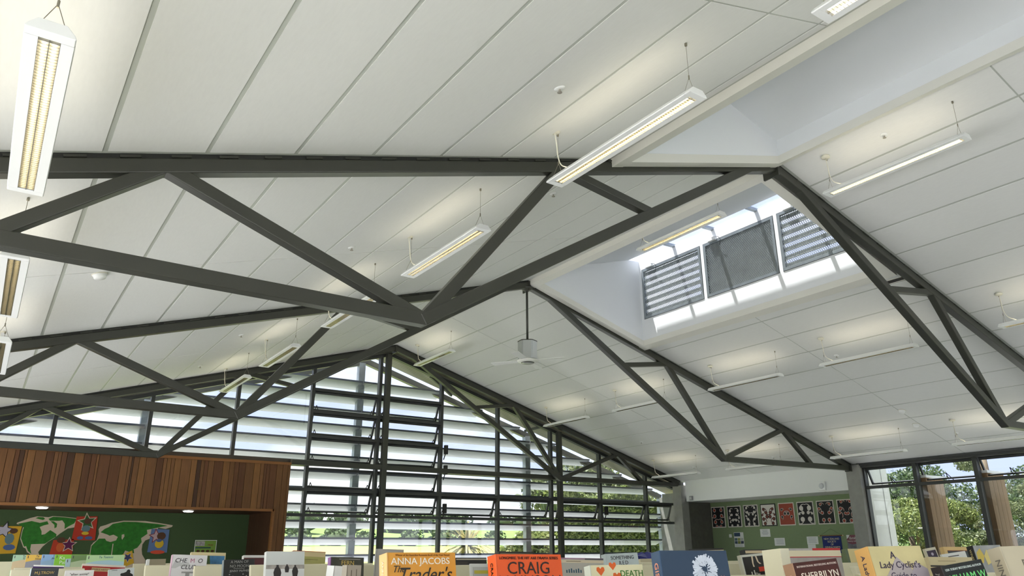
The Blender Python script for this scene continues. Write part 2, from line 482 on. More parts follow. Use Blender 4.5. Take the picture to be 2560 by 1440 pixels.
# vents in the clerestory wall
def vent(y0, y1, label, open_):
    t = thing('roof_vent', label, 'vent', (SKX1, (y0 + y1) / 2, VZ0), 0, 'louvred vents in the roof light')
    w, h = y1 - y0, VZ1 - VZ0
    fr = MB()
    for a, b, c, d in ((-w / 2 - .02, w / 2 + .02, -.02, .025), (-w / 2 - .02, w / 2 + .02, h - .025, h + .02), (-w / 2 - .02, -w / 2 + .025, .025, h - .025), (w / 2 - .025, w / 2 + .02, .025, h - .025)):
        fr.box(-.006, .03, a, b, c, d)
    obj('frame', fr, GALV, t)
    obj('gasket', MB().box(-.004, 0.002, -w / 2 - .026, w / 2 + .026, h + .02, h + .026).box(-.004, 0.002, -w / 2 - .026, w / 2 + .026, -.026, -.02).box(-.004, 0.002, w / 2 + .02, w / 2 + .026, -.02, h + .02).box(-.004, 0.002, -w / 2 - .026, -w / 2 - .02, -.02, h + .02), BLACKP, t)
    # expanded metal guard
    me = MB(); cell = .034
    W2, H2 = w / 2 - .02, h - .02
    k = int((w + h * 1.6) / cell) + 2
    for i in range(k):
        for sgn in (1, -1):
            # line y = y_s + sgn * (z*.62)
            ys = -W2 - H2 * .62 + i * cell if sgn > 0 else -W2 + i * cell
            p0, p1 = (ys, .02), (ys + sgn * H2 * .62, H2)
            pts = []
            tt = [0, 1]
            dy = p1[0] - p0[0]
            ta, tb = 0.0, 1.0
            for lim, side in ((-W2, 1), (W2, -1)):
                v0, v1 = side * (p0[0] - lim), side * (p1[0] - lim)
                if v0 < 0 and v1 < 0: ta, tb = 1, 0; break
                if v0 < 0: ta = max(ta, v0 / (v0 - v1))
                if v1 < 0: tb = min(tb, v0 / (v0 - v1))
            if tb - ta < .02: continue
            a = (p0[0] + dy * ta, p0[1] + (p1[1] - p0[1]) * ta); b = (p0[0] + dy * tb, p0[1] + (p1[1] - p0[1]) * tb)
            me.bar((.004 - .001 * sgn, a[0], a[1]), (.004 - .001 * sgn, b[0], b[1]), .003, .007, (1, 0, 0))
    g = obj('wire_guard', me, GALV, t)
    BL = mat('vent_blade', (168, 172, 164), 0.5)
    n = 7
    for i in range(n):
        zz = (i + .5) * h / n
        if open_: obj('blade', MB().bar((.05, -w / 2, zz), (.05, w / 2, zz), .012, .122, (-.78, 0, .62)), BL, t)
        else: obj('blade', MB().bar((.055, -w / 2, zz), (.055, w / 2, zz), .012, h / n + .012, (1, 0, .12)), BL, t)
    obj('actuator', MB().box(-.05, -.0, -.16 + w / 2 - .12, w / 2 - .12, h + .012, h + .07), LAMPW, t, bevel=.004)
    pts = [Vector((-.05, w / 2 - .28, h + .05)), Vector((-.06, w / 2 - .36, h + .03)), Vector((-.05, w / 2 - .40, h - .03)), Vector((-.035, w / 2 - .36, h - .12))]
    obj('cable', MB().tube(pts, .004, 5), BLACKP, t, True)
    return t
vent(*VENTS[0][:2], 'open louvred vent with wire guard, partly hidden by the near truss', True)
vent(*VENTS[1][:2], 'middle vent with wire guard and closed grey blades', False)
vent(*VENTS[2][:2], 'open louvred vent with wire guard beside the blank white end wall', True)

# slot air vent in the ceiling next to the first truss
t = thing('slot_diffuser', 'short dark slot air vent in the ceiling behind the near truss', 'vent', (2.80, .36, zc(2.80)))
obj('slot', MB().box(-.035, .035, -.22, .22, -.004, .006), BLACKP, t, rot=(0, math.atan(SL), 0))
obj('slot_frame', MB().box(-.05, -.035, -.23, .23, -.006, .006).box(.035, .05, -.23, .23, -.006, .006).box(-.05, .05, .22, .235, -.006, .006), TRIM, t, rot=(0, math.atan(SL), 0))

# ------------------------------------------------------------------ gable window wall
YW = 10.30
win = sroot('window_1', 'glazed gable wall with dark grey frames')
MULL = [-7.65, -6.15, -4.68, -3.17, -1.69, -.20, 1.34, 2.87, 4.42, 5.97, 7.55]
def head(x): return zc(x) - .17
for x in MULL:
    z0 = 3.18 if x < -2.1 else 0.0
    obj('mullion', MB().box(x - .032, x + .032, YW - .05, YW + .06, z0, head(x) + .02), STEEL2, win)
for sg in (-1, 1):
    obj('head_frame', MB().bar((0, YW, head(0)), (sg * 8.6, YW, head(8.6)), .11, .07), STEEL2, win)
    obj('head_flashing', MB().bar((0, YW + .04, head(0) + .075), (sg * 8.6, YW + .04, head(8.6) + .075), .02, .07), mat('pale_flashing', (150, 148, 138), .5), win)
obj('sill', MB().box(-8.6, -1.69, YW - .06, YW + .06, 3.13, 3.22), STEEL2, win)
TR_C = [4.655, 4.20, 3.70, 2.648, 2.165]
def transom(xa, xb, z, h=.055):
    obj('transom', MB().box(xa, xb, YW - .05, YW + .06, z - h / 2, z + h / 2), STEEL2, win)
for xa, xb in ((-1.66, -.23), (-.17, 1.31)):
    for z in TR_C: transom(xa, xb, z, .06)
for xa, xb in ((-2.12, -1.72), (1.37, 2.84), (2.90, 4.39), (4.45, 5.94), (6.0, 7.52), (7.58, 8.5)):
    for z in (2.648, 2.165): transom(xa, xb, z, .06)
    transom(xa, xb, 3.12, .05)
def pane(xa, xb, za, zb, name='pane'):
    o = obj(name, MB().box(xa, xb, YW, YW + .008, za, zb), GLASS, win)
pts = [-8.6] + MULL + [8.55]
for i in range(len(pts) - 1):
    xa, xb = pts[i] + .03, pts[i + 1] - .03
    za = 3.22 if xa < -1.7 else (0.05)
    if -1.7 < xa < 1.33:
        bands = [(4.685, None), (.05, 2.135)]
    elif xa > 1.3:
        bands = [(2.68, None), (.05, 2.135)]
    else: bands = [(3.22, None)]
    for a, b in bands:
        if b is None:
            # sloped top pane
            ha, hb = head(xa), head(xb)
            poly = [(xa, a), (xb, a), (xb, max(hb, a + .01)), (xa, max(ha, a + .01))]
            if xa < 0 < xb: poly = [(xa, a), (xb, a), (xb, hb), (0, head(0)), (xa, ha)]
            obj('pane', MB().prism(poly, 'y', YW, YW + .008), GLASS, win)
        else: pane(xa, xb, a, b)
pane(-2.1, -1.72, .05, 3.10)
# opening sashes, hinged along the top and pushed outwards
def sash(xa, xb, za, zb, parent=win, ang=22):
    h, w = zb - za, xb - xa
    o = bpy.data.objects.new('sash', None); C.objects.link(o); o.parent = parent
    o.location = (xa, YW + .03, zb); o.rotation_euler = (math.radians(ang), 0, 0)
    fr = MB().box(0, w, -.02, .02, -.045, 0).box(0, w, -.02, .02, -h, -h + .035).box(0, .032, -.02, .02, -h + .035, -.045).box(w - .032, w, -.02, .02, -h + .035, -.045)
    obj('frame', fr, STEEL2, o)
    obj('pane', MB().box(.03, w - .03, -.004, .004, -h + .03, -.04), GLASS, o)
    for x in (.09, w - .09):
        obj('stay', MB().bar((x, -.02, -h + .02), (x, -.07, -h + .12), .012, .012, (1, 0, 0)).bar((x, -.07, -h + .12), (x + .05, -.11, -h + .01), .012, .012, (1, 0, 0)), BLACKP, o)
for xa, xb in ((-1.65, -.24), (-.16, 1.30)):
    zs = [4.625, 4.23, 4.17, 3.73, 3.67, 3.21, 3.08, 2.68, 2.615, 2.20]
    for i in range(0, 10, 2): sash(xa, xb, zs[i + 1], zs[i])
for xa, xb in ((1.38, 2.83), (2.91, 4.38), (4.68, 5.93), (6.01, 7.51), (7.59, 8.5)): sash(xa, xb, 2.20, 2.615)
for i, (x, z) in enumerate(((1.42, 3.62), (1.42, 3.18), (1.42, 2.36), (6.06, 2.42))):
    a = obj('window_opener', MB().box(x - .02, x + .05, YW - .13, YW - .05, z - .10, z + .10).bar((x, YW - .09, z - .1), (x - .03, YW - .07, z - .22), .02, .02, (0, 1, 0)), BLACKP, win, bevel=.006)
# posts and cross beam just inside the glass
for x, z1 in ((-.075, zc(.1) - .16), (4.60, zc(4.6) - .16)):
    o = obj('steel_post', MB().box(x - .055, x + .055, 10.12, 10.24, 0, z1), STEEL, bevel=.008)
    tag(o, 'square steel post under the ridge, middle of the gable glazing' if x < 1 else 'square steel post right of centre where the gable truss meets the beam', 'post', 'gable posts')
for k, (xa, xb) in enumerate(((-2.05, -.13), (-.02, 4.545), (4.655, 8.5))):
    o = obj('steel_beam', MB().box(xa, xb, 10.12, 10.23, 3.10, 3.20), STEEL, bevel=.006)
    tag(o, ['short steel cross beam from the timber box to the ridge post', 'long steel cross beam across the middle of the gable glazing', 'steel cross beam at the right end of the gable, by the concrete column'][k], 'beam', 'gable cross beams')

# ------------------------------------------------------------------ outside: sunscreen and eave
scr = thing('sunscreen', 'steel portal frame with rows of white sun blades outside the gable', 'sunscreen', (0, 11.6, 0))
for x in (-4.57, -.11, 4.62, 9.36):
    obj('post', MB().box(x - .075, x + .075, -.07, .07, -.4 if x > -2 else 3.15, 5.72 - .298 * abs(x) - .02), GALV, scr)
for sg in (-1, 1):
    obj('rafter', MB().bar((0, 0, 5.72), (sg * 9.36, 0, 5.72 - .298 * 9.36), .12, .13), STEEL, scr)
EDGESHADE = mat('blade_edge_shade', (70, 76, 86), .5)  # dark colour paints the shade line along each blade's room-side edge
z = .05
while z < 5.5:
    xr = min((5.80 - z) / .298, 9.25)
    x0, x1 = -xr, xr
    if z < 3.35: x0 = -2.05
    # aerofoil blade, nose up towards the building
    prof = [(-.17, .0), (-.175, -.018), (-.165, -.030), (.0, -.090), (.17, -.150), (.18, -.143), (.02, -.066), (-.14, .002)]
    segs = [x0] + [p for p in (-4.57, -.11, 4.62) if x0 + .2 < p < x1 - .2] + [x1]
    for a, b in zip(segs[:-1], segs[1:]):
        bl = obj('blade', MB().prism([(y_ + .0, z + z_) for y_, z_ in prof], 'x', a + (.01 if a > x0 else 0), b - .01), BLADE, scr)
        obj('shade_strip', MB().box(a + (.01 if a > x0 else 0), b - .01, -.186, -.170, z - .034, z + .006), EDGESHADE, bl)
    z += .3435
# roof overhang beyond the gable, right slope only
ov = MB(); ov.hexa(slab(0.0, 9.4, 10.42, 11.27, -.03, .12, 1))
struct('ceiling_eave', ov, SOFF, 'ribbed beige underside of the roof overhang outside the gable')
ovr = bpy.data.objects['ceiling_eave']
for k in range(9):
    y = 10.47 + k * .095
    obj('rib', MB().hexa(slab(0.0, 9.4, y, y + .03, -.034, -.03, 1)), SOFF, ovr)
obj('bracket', MB().bar((1.2, 10.6, zc(1.2) - .10), (2.05, 11.1, zc(2.05) - .12), .05, .06), STEEL2, ovr)
obj('bracket', MB().bar((4.3, 10.45, zc(4.3) - .10), (4.3, 11.2, zc(4.3) - .12), .05, .06, (1, 0, 0)), STEEL2, ovr)
# concrete return wall outside right
struct('wall_outside', MB().box(9.0, 9.12, 10.35, 11.15, -.4, 2.98).box(9.12, 9.28, 11.05, 11.38, -.4, 2.9), CONC, 'pale concrete return wall outside the gable')

# ------------------------------------------------------------------ timber clad wall at left
tw = struct('wall_timber', MB().box(-9.0, -2.12, 10.10, 10.24, 2.22, 3.10).box(-2.34, -2.12, 10.10, 10.24, 0, 2.25), WOODSOF, 'cedar boarded wall over the alcove')
bx = [-9.0, -8.86, -8.75, -8.6, -8.52, -8.41, -8.3, -8.12, -8.0, -7.93, -7.8, -7.7, -7.55, -7.41, -7.3, -7.15, -7.05, -6.97, -6.85, -6.74, -6.63, -6.57, -6.5, -6.46, -6.35, -6.19, -6.08, -6.02, -5.97, -5.89, -5.78, -5.64, -5.53, -5.45, -5.41, -5.24, -5.07, -4.95, -4.9, -4.87, -4.78, -4.67, -4.5, -4.39, -4.33, -4.26, -4.2, -4.09, -3.92, -3.82, -3.75, -3.69, -3.62, -3.52, -3.36, -3.24, -3.15, -3.07, -2.95, -2.79, -2.67, -2.6, -2.55, -2.49, -2.36, -2.24, -2.14]
dark = {-6.57, -5.89, -4.9, -3.82}
light = {-5.78, -6.46, -4.78, -3.92, -3.36, -2.79, -4.2, -4.33}
for a, b in zip(bx[:-1], bx[1:]):
    m = WOODS[2] if a in dark else (WOODS[3] if a in light else WOODS[random.choice((0, 0, 1))])
    zlow = 2.25 if a < -2.37 else 0.0
    obj('plank', MB().box(a + .003, b - .003, 10.05, 10.10, zlow, 3.075), m, tw, bevel=.002)
obj('corner_bead', MB().box(-2.14, -2.095, 10.04, 10.26, 0, 3.09), WOODS[0], tw)
obj('lower_trim', MB().box(-9.0, -2.34, 10.035, 10.12, 2.205, 2.25), WOODTRIM, tw)
obj('jamb_trim', MB().box(-2.365, -2.325, 10.035, 10.12, 0, 2.25), WOODTRIM, tw)
obj('cap', MB().box(-9.0, -2.09, 10.03, 10.24, 3.075, 3.125), WOODTRIM, tw)
# alcove under it
ALC = 11.6
struct('ceiling_alcove_left', MB().box(-9, -2.30, 10.12, ALC + .1, 2.205, 2.30), WOODSOF, 'dark timber soffit of the left alcove')
aw = struct('wall_alcove_side', MB().box(-2.33, -2.10, 10.24, ALC + .1, 0, 2.205), WOODSOF, 'timber side of the left alcove')
for k in range(9):
    y = 10.13 + k * .165
    obj('plank', MB().box(-2.345, -2.33, y, y + .16, 0, 2.2), WOODS[2], aw)
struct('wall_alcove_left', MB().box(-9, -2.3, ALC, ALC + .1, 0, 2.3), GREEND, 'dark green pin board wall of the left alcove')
struct('wall_alcove_end', MB().box(-9.1, -9.0, 10.0, ALC, 0, 2.6), WOODSOF, 'timber end of the left alcove')
DL = emit_mat('downlight_lens', (1.0, .95, .88), 14.0)
for k, (x, y) in enumerate(((-6.09, 10.45), (-3.76, 10.55))):
    t = thing('downlight', ['left hand round downlight in the timber alcove soffit', 'right hand round downlight in the timber alcove soffit'][k], 'light', (x, y, 2.205), 0, 'alcove downlights')
    obj('lens', MB().lathe([(.070, -.022), (.084, -.014), (.085, .0)], 20), DL, t)
    obj('ring', MB().lathe([(.086, -.006), (.100, -.006), (.100, .0), (.086, .0)], 20), LAMPW, t)

# ------------------------------------------------------------------ right hand side
XWALL = 8.60
struct('wall_right', MB().box(XWALL, XWALL + .1, 5.1, 9.86, 2.70, 3.26), WHITE, 'white bulkhead over the green alcove')
struct('ceiling_alcove', MB().box(XWALL + .1, 9.75, 5.1, 10.0, 2.70, 2.80), WHITE, 'white soffit of the green alcove')
struct('wall_green', MB().box(9.64, 9.75, 5.1, 9.97, 0, 2.70), GREENW, 'green pin board wall of the right alcove')
struct('wall_alcove_grey', MB().box(8.75, 9.75, 9.97, 10.10, 0, 2.75), CONCD, 'dark grey end wall of the right alcove')
o = obj('concrete_column', MB().box(8.48, 8.74, 9.92, 10.22, 0, 3.12), CONC); tag(o, 'grey concrete column at the right end of the gable glazing', 'column', 'concrete columns')
o = obj('concrete_column', MB().box(8.56, 8.80, 4.79, 5.10, 0, 3.215), CONC); tag(o, 'grey concrete column between green alcove and side windows', 'column', 'concrete columns')
struct('wall_fin_outside', MB().box(8.80, 9.86, 4.93, 5.10, -.4, 3.3).box(9.03, 9.05, 4.915, 4.93, -.4, 3.3).box(9.60, 9.62, 4.915, 4.93, -.4, 3.3), mat('pale_concrete', (206, 208, 200), .7, noise=.05, nscale=5), 'pale concrete wall blade outside the side windows')
w2 = sroot('window_2', 'dark framed side windows with open top lights')
XF = 8.75
YM = [4.80, 3.66, 2.475, 1.29, .10, -1.09, -2.28, -3.47, -4.66]
for y in YM:
    wd = .045 if y > 4.7 else .04
    obj('mullion', MB().box(XF - .06, XF + .06, y - wd, y + wd, 0, 3.16), STEEL2, w2)
obj('head_frame', MB().box(XF - .12, XF + .06, -9.4, 4.85, 3.15, 3.26), STEEL2, w2)
obj('head_bead', MB().box(XF - .16, XF - .12, -9.4, 4.85, 3.19, 3.26), STEEL2, w2)
obj('sill', MB().box(XF - .08, XF + .08, -9.4, 4.85, .0, .08), STEEL2, w2)
for a, b in zip(YM[1:], YM[:-1]):
    obj('transom', MB().box(XF - .055, XF + .055, a + .04, b - .04, 2.705, 2.765), STEEL2, w2)
    obj('pane', MB().box(XF, XF + .008, a + .04, b - .04, .08, 2.705), GLASS, w2)
    o = bpy.data.objects.new('sash', None); C.objects.link(o); o.parent = w2
    o.location = (XF + .03, a + .05, 3.15); o.rotation_euler = (math.radians(24), 0, math.radians(-90)); w, h = b - a - .10, .375
    o.location = (XF + .03, b - .05, 3.15)
    obj('frame', MB().box(0, w, -.02, .02, -.05, 0).box(0, w, -.02, .02, -h, -h + .03).box(0, .032, -.02, .02, -h + .03, -.05).box(w - .032, w, -.02, .02, -h + .03, -.05), STEEL2, o)
    obj('pane', MB().box(.03, w - .03, -.004, .004, -h + .03, -.05), GLASS, o)
    x = w * .45
    obj('stay', MB().bar((x, -.02, -h + .01), (x, -.03, -h + .14), .012, .012, (1, 0, 0)).bar((x, -.03, -h + .14), (x + .13, -.09, -h + .0), .012, .012, (1, 0, 0)), BLACKP, o)
for k, y in enumerate((3.60, 2.42, 1.24)):
    t = thing('timber_fin', ['weathered timber fin outside the side window, nearest the concrete column', 'second weathered timber fin outside the side windows', 'third weathered timber fin outside the side windows'][k], 'fin', (8.86, y, -.4), 0, 'timber fins outside the side windows')
    for i in range(4):
        obj('plank', MB().box(.02 + i * .165, .02 + i * .165 + .16, -.05, .05, 0, 3.26), FINW, t, bevel=.004)
    obj('end_board', MB().box(0, .02, -.055, .055, 0, 3.26), FINW, t)
    obj('cap', MB().box(-.01, .70, -.07, .07, 3.26, 3.31), LAMPW, t)
# ------------------------------------------------------------------ pendant lights
PL = 1.54
def rounded_end():
    pass
body = MB().prism([(-.082, .006), (-.078, 0), (-.036, 0), (-.036, .046), (.036, .046), (.036, 0), (.078, 0), (.082, .006), (.074, .020), (.046, .052), (-.046, .052), (-.074, .020)], 'y', -PL / 2 + .05, PL / 2 - .05)
body_me = body.mesh('body', LAMPW)
cap_mb = MB()
cap_poly = [(-.082, 0), (.082, 0), (.082, .030), (.066, .047), (.04, .052), (-.04, .052), (-.066, .047), (-.082, .030)]
cap_me = MB().prism([(-.082, .006), (-.078, 0), (.078, 0), (.082, .006), (.074, .020), (.046, .050), (-.046, .050), (-.074, .020)], 'y', 0, .05).mesh('end_cap', LAMPW, False, .006)
tube_me = MB().tube([(-.017, -PL / 2 + .06, .037), (-.017, PL / 2 - .06, .037)], .006, 6).tube([(.017, -PL / 2 + .06, .037), (.017, PL / 2 - .06, .037)], .006, 6).mesh('tube', TUBE, True)
lv = MB()
yy = -PL / 2 + .065
while yy < PL / 2 - .06:
    lv.box(-.036, .036, yy, yy + .0025, .001, .030); yy += .022
lv.box(-.0015, .0015, -PL / 2 + .05, PL / 2 - .05, .001, .028).box(-.036, -.0345, -PL / 2 + .05, PL / 2 - .05, .001, .045).box(.0345, .036, -PL / 2 + .05, PL / 2 - .05, .001, .045)
lv_me = lv.mesh('louvre', LOUVM)
up_me = MB().quad((-.03, -PL / 2 + .12, .0535), (.03, -PL / 2 + .12, .0535), (.03, PL / 2 - .12, .0535), (-.03, PL / 2 - .12, .0535)).mesh('uplight', UPL)
up_me.flip_normals() if up_me.polygons[0].normal.z < 0 else None
def wire_me(H):
    return MB().tube([(0, 0, .17), (0, 0, H - .01)], .0018, 4).tube([(-.05, 0, .05), (0, 0, .17)], .0016, 4).tube([(.05, 0, .05), (0, 0, .17)], .0016, 4).lathe([(.005, .155), (.005, .185)], 8).lathe([(.009, H - .022), (.009, H)], 8).mesh('suspension_wire', WIRE)
def cable_me(H):
    pts = [(-.045, -.02, H - .02), (-.03, -.02, H - .12), (-.02, -.02, H - .22), (-.012, -.05, H - .31), (.0, -.12, H - .36), (.0, -.16, .05)]
    P = []
    V = [Vector(p) for p in pts]
    for i in range(len(V) - 1):
        p0, p1, p2, p3 = V[max(i - 1, 0)], V[i], V[i + 1], V[min(i + 2, len(V) - 1)]
        for t in (0, .25, .5, .75):
            P.append(.5 * ((2 * p1) + (p2 - p0) * t + (2 * p0 - 5 * p1 + 4 * p2 - p3) * t * t + (3 * p1 - p0 - 3 * p2 + p3) * t ** 3))
    P.append(V[-1])
    return MB().tube(P, .005, 6).mesh('flex_cable', CABLE, True)
H0 = .44
w_me, c_me = wire_me(H0), cable_me(H0)
rose_me = MB().lathe([(.036, -.028), (.045, -.022), (.045, 0.0)], 16).mesh('ceiling_rose', CABLE, True)
ROWS = {-7.07: 'far left row', -3.61: 'row left of ridge', .30: 'row under ridge', 3.74: 'row right of ridge', 7.18: 'right eave row'}
def where(y):
    if y < -2.5: return 'cut off by the picture top'
    if y < 0: return 'in front of the near truss'
    if y < 2.3: return 'just behind the nearest truss'
    if y < 5: return 'just in front of the middle truss'
    if y < 7.5: return 'just behind the middle truss'
    return 'close to the glazed gable'
def pendant(x, y, z=None, label=None):
    zz = (zc(x) - H0) if z is None else z
    lab = label or 'white pendant light, %s, %s' % (ROWS[x], where(y))
    t = thing('pendant_light', lab, 'pendant light', (x, y, zz), 0, 'suspended strip lights')
    link('body', body_me, t)
    link('end_cap', cap_me, t, (0, -PL / 2, 0)); link('end_cap', cap_me, t, (0, PL / 2 - .05, 0))
    link('tube', tube_me, t); link('louvre', lv_me, t); link('uplight', up_me, t)
    link('suspension_wire', w_me, t, (0, -.705, 0)); link('suspension_wire', w_me, t, (0, .705, 0))
    link('flex_cable', c_me, t, (0, .705, 0)); link('ceiling_rose', rose_me, t, (-.045, .685, H0 + .014))
    return t
for x, ys in ((-7.07, (-1.20, 1.42, 3.85)), (-3.61, (-3.62, -1.19, 1.41, 3.76, 6.46, 8.90)), (.30, (-1.16, 8.80)), (3.74, (-1.24, 1.43, 3.74, 6.37, 8.80)), (7.18, (1.30, 3.72, 6.42, 8.83))):
    for y in ys: pendant(x, y)
pendant(.30, 1.84, 5.585, 'long pendant light hung inside the sunlit roof light shaft')

# ------------------------------------------------------------------ ceiling fan
FX, FY = -.005, 5.02
fan = thing('ceiling_fan', 'metal ceiling fan hanging on a rod from the middle truss', 'ceiling fan', (FX, FY, 4.38))
obj('rod', MB().tube([(0, 0, .37), (0, 0, 1.30)], .019, 12), STEEL, fan, True)
obj('canopy', MB().lathe([(.03, 1.22), (.085, 1.255), (.10, 1.275), (.10, 1.29)], 20), STEEL, fan, True)
FANM = mat('brushed_aluminium', (205, 208, 206), .28, .75)
hexp = []
for k in range(6):
    a = math.radians(60 * k + 22)
    for da in (-6, 6): hexp.append((.158 * math.cos(a + math.radians(da)), .158 * math.sin(a + math.radians(da))))
obj('motor_housing', MB().prism(hexp, 'z', .05, .345), FANM, fan)
obj('housing_cap', MB().prism([(p[0] * 1.02, p[1] * 1.02) for p in hexp], 'z', .345, .358).lathe([(.05, .358), (.03, .375)], 16), STEEL, fan)
obj('hub', MB().lathe([(.12, .0), (.165, .012), (.172, .035), (.15, .05)], 28), mat('fan_white', (222, 223, 214), .4), fan, True)
obj('hub_badge', MB().lathe([(.055, -.016), (.10, -.010), (.112, .002)], 28), mat('fan_badge', (110, 112, 106), .3, .8), fan, True)
for k in range(4):
    a = 90 * k + 35
    obj('blade', MB().hexa([(.16, -.05, .022), (.62, -.065, .016), (.62, .065, .034), (.16, .05, .034), (.16, -.05, .028), (.62, -.065, .022), (.62, .065, .040), (.16, .05, .040)]), mat('fan_blade', (226, 227, 222), .6), fan, rot=(0, 0, math.radians(a)))

# ------------------------------------------------------------------ sprinklers, detectors
spr_plate = MB().lathe([(.022, -.010), (.040, -.004), (.040, 0)], 16).mesh('plate', LAMPW, True)
spr_head = MB().lathe([(.008, -.012), (.008, -.030), (.018, -.034), (.018, -.037), (.006, -.040)], 10).mesh('head', mat('sprinkler_grey', (168, 164, 152), .4, .3))
SPR = [(-4.14, -1.19, 'left slope in front of the nearest truss'), (-4.20, 2.33, 'left slope behind the nearest truss'), (-2.61, .88, 'left slope just behind the nearest truss, by the ridge light'), (-4.20, 6.46, 'left slope behind the middle truss'), (-4.24, 8.82, 'left slope close to the gable'),
       (.33, -1.13, 'right slope beside the ridge in front of the nearest truss'), (4.29, 2.26, 'right slope between the nearest and middle truss'), (4.33, 6.35, 'right slope behind the middle truss'), (6.10, 8.84, 'right slope near the gable'), (7.79, 6.35, 'right eave above the white bulkhead'), (7.83, 8.80, 'right eave at the gable end'), (7.68, 2.22, 'right eave above the side windows')]
for x, y, d in SPR:
    t = thing('sprinkler', 'small sprinkler head on the %s' % d, 'sprinkler', (x, y, zc(x)), 0, 'ceiling sprinklers')
    r = (0, math.atan(SL) * (1 if x > 0 else -1), 0)
    link('plate', spr_plate, t, None, r); link('head', spr_head, t)
t = thing('sprinkler', 'sprinkler head on the sloping ceiling inside the roof light shaft', 'sprinkler', (1.25, .95, 5.93 + SL * 1.25), 0, 'ceiling sprinklers')
link('plate', spr_plate, t, None, (0, -math.atan(SL), 0)); link('head', spr_head, t)
det = MB().lathe([(.045, -.045), (.052, -.035), (.055, -.012), (.062, -.010), (.062, 0)], 22).mesh('housing', LAMPW, True)
for x, y, d in ((-6.45, 2.64, 'round white smoke detector on the left slope above the near truss tie'), (6.52, 2.53, 'flat round smoke detector on the right slope panel joint'), (7.13, 2.64, 'round smoke detector near the right eave light')):
    t = thing('smoke_detector', d, 'smoke detector', (x, y, zc(x)), 0, 'smoke detectors')
    link('housing', det, t, None, (0, math.atan(SL) * (1 if x > 0 else -1), 0))
    obj('base_ring', MB().lathe([(.066, -.008), (.066, 0)], 22), CABLE, t, rot=(0, math.atan(SL) * (1 if x > 0 else -1), 0))
# devices on the bulkhead
t = thing('alarm_sounder', 'square white alarm sounder on the bulkhead by the concrete column', 'alarm', (XWALL, 5.735, 2.825))
obj('case', MB().box(-.06, 0, -.085, .085, -.095, .095), LAMPW, t, bevel=.012)
obj('dome', MB().lathe([(.062, 0), (.058, .012), (.03, .018)], 22), mat('sounder_grey', (205, 208, 212), .4), t, True, loc=(-.06, 0, 0), rot=(0, math.radians(-90), 0))
obj('lead', MB().tube([(-.02, -.02, -.095), (-.01, -.06, -.125), (.05, -.16, -.14), (.10, -.22, -.126)], .004, 5), CABLE, t, True)
t = thing('motion_sensor', 'small grey motion sensor at the left end of the bulkhead', 'sensor', (XWALL, 9.66, 2.775))
obj('case', MB().box(-.05, 0, -.05, .05, -.055, .055), mat('sensor_grey', (150, 152, 150), .5), t, bevel=.008)
obj('lens', MB().box(-.056, -.05, -.032, .032, -.03, .03), mat('sensor_lens', (190, 192, 190), .3), t)

# ------------------------------------------------------------------ artworks on the green wall
XG = 9.64
RED = mat('art_red_brown', (158, 70, 52), .7); ABLK = mat('art_black', (30, 28, 30), .7); AWH = mat('art_white', (226, 220, 212), .7); ABR = mat('art_plum', (120, 66, 56), .7)
def koru(mb, y, z, r, ang, tail, w):
    """flat curl: disc plus a tapering tail, in the plane x=0 (y,z)"""
    n = 16
    pts = [(y + r * math.cos(2 * math.pi * k / n), z + r * math.sin(2 * math.pi * k / n)) for k in range(n)]
    mb.prism(pts, 'x', mb.x0, mb.x1)
    a = math.radians(ang); path = []
    for k in range(8):
        f = k / 7
        b = a + f * 1.25
        rad = (r * .72) + f * tail
        path.append((y + rad * math.cos(b), z + rad * math.sin(b), w * (1 - .55 * f)))
    for (p, q) in zip(path[:-1], path[1:]):
        d = Vector((q[0] - p[0], q[1] - p[1])); d.normalize(); nx, nz = -d.y, d.x
        mb.prism([(p[0] + nx * p[2], p[1] + nz * p[2]), (q[0] + nx * q[2], q[1] + nz * q[2]), (q[0] - nx * q[2], q[1] - nz * q[2]), (p[0] - nx * p[2], p[1] - nz * p[2])], 'x', mb.x0, mb.x1)
ART = [  # field, outline, fill, border, korus (y frac, z frac, r, ang, tail)  mirrored left/right
    (ABLK, AWH, RED, AWH, [(.25, .83, .062, 60, .10), (.24, .55, .066, -60, .10), (.26, .27, .062, 80, .10), (.34, .08, .04, 170, .12)]),
    (ABLK, AWH, AWH, AWH, [(.22, .76, .042, 80, .10), (.33, .58, .040, -30, .07), (.17, .42, .034, 60, .08), (.38, .33, .045, 120, .06), (.20, .24, .030, 80, .08), (.30, .08, .040, 230, .07)]),
    (ABLK, AWH, AWH, AWH, [(.22, .86, .040, 100, .08), (.26, .66, .046, -20, .09), (.36, .56, .035, 80, .06), (.16, .50, .030, 200, .07), (.28, .34, .044, 190, .10), (.32, .12, .044, 260, .06)]),
    (AWH, ABLK, ABR, ABLK, [(.20, .76, .050, 150, .10), (.36, .60, .056, -10, .06), (.40, .42, .060, 70, .05), (.16, .32, .056, 150, .10), (.24, .12, .056, 250, .12), (.10, .50, .036, 90, .05)]),
    (RED, AWH, ABLK, AWH, [(.20, .70, .040, 110, .05), (.40, .52, .055, 60, .05), (.20, .38, .044, 200, .05)]),
    (ABLK, AWH, AWH, AWH, [(.26, .72, .072, 75, .12), (.34, .52, .052, 30, .05), (.12, .48, .034, 100, .06), (.28, .24, .074, 250, .12)]),
    (ABLK, AWH, RED, AWH, [(.24, .84, .046, 110, .07), (.14, .66, .046, 170, .07), (.30, .48, .052, -20, .12), (.34, .18, .056, 250, .12)]),
    (ABLK, AWH, RED, AWH, [(.26, .90, .044, 110, .07), (.18, .62, .056, 140, .08), (.42, .42, .044, 150, .05), (.10, .46, .050, 170, .12), (.30, .12, .058, 250, .08)]),
]
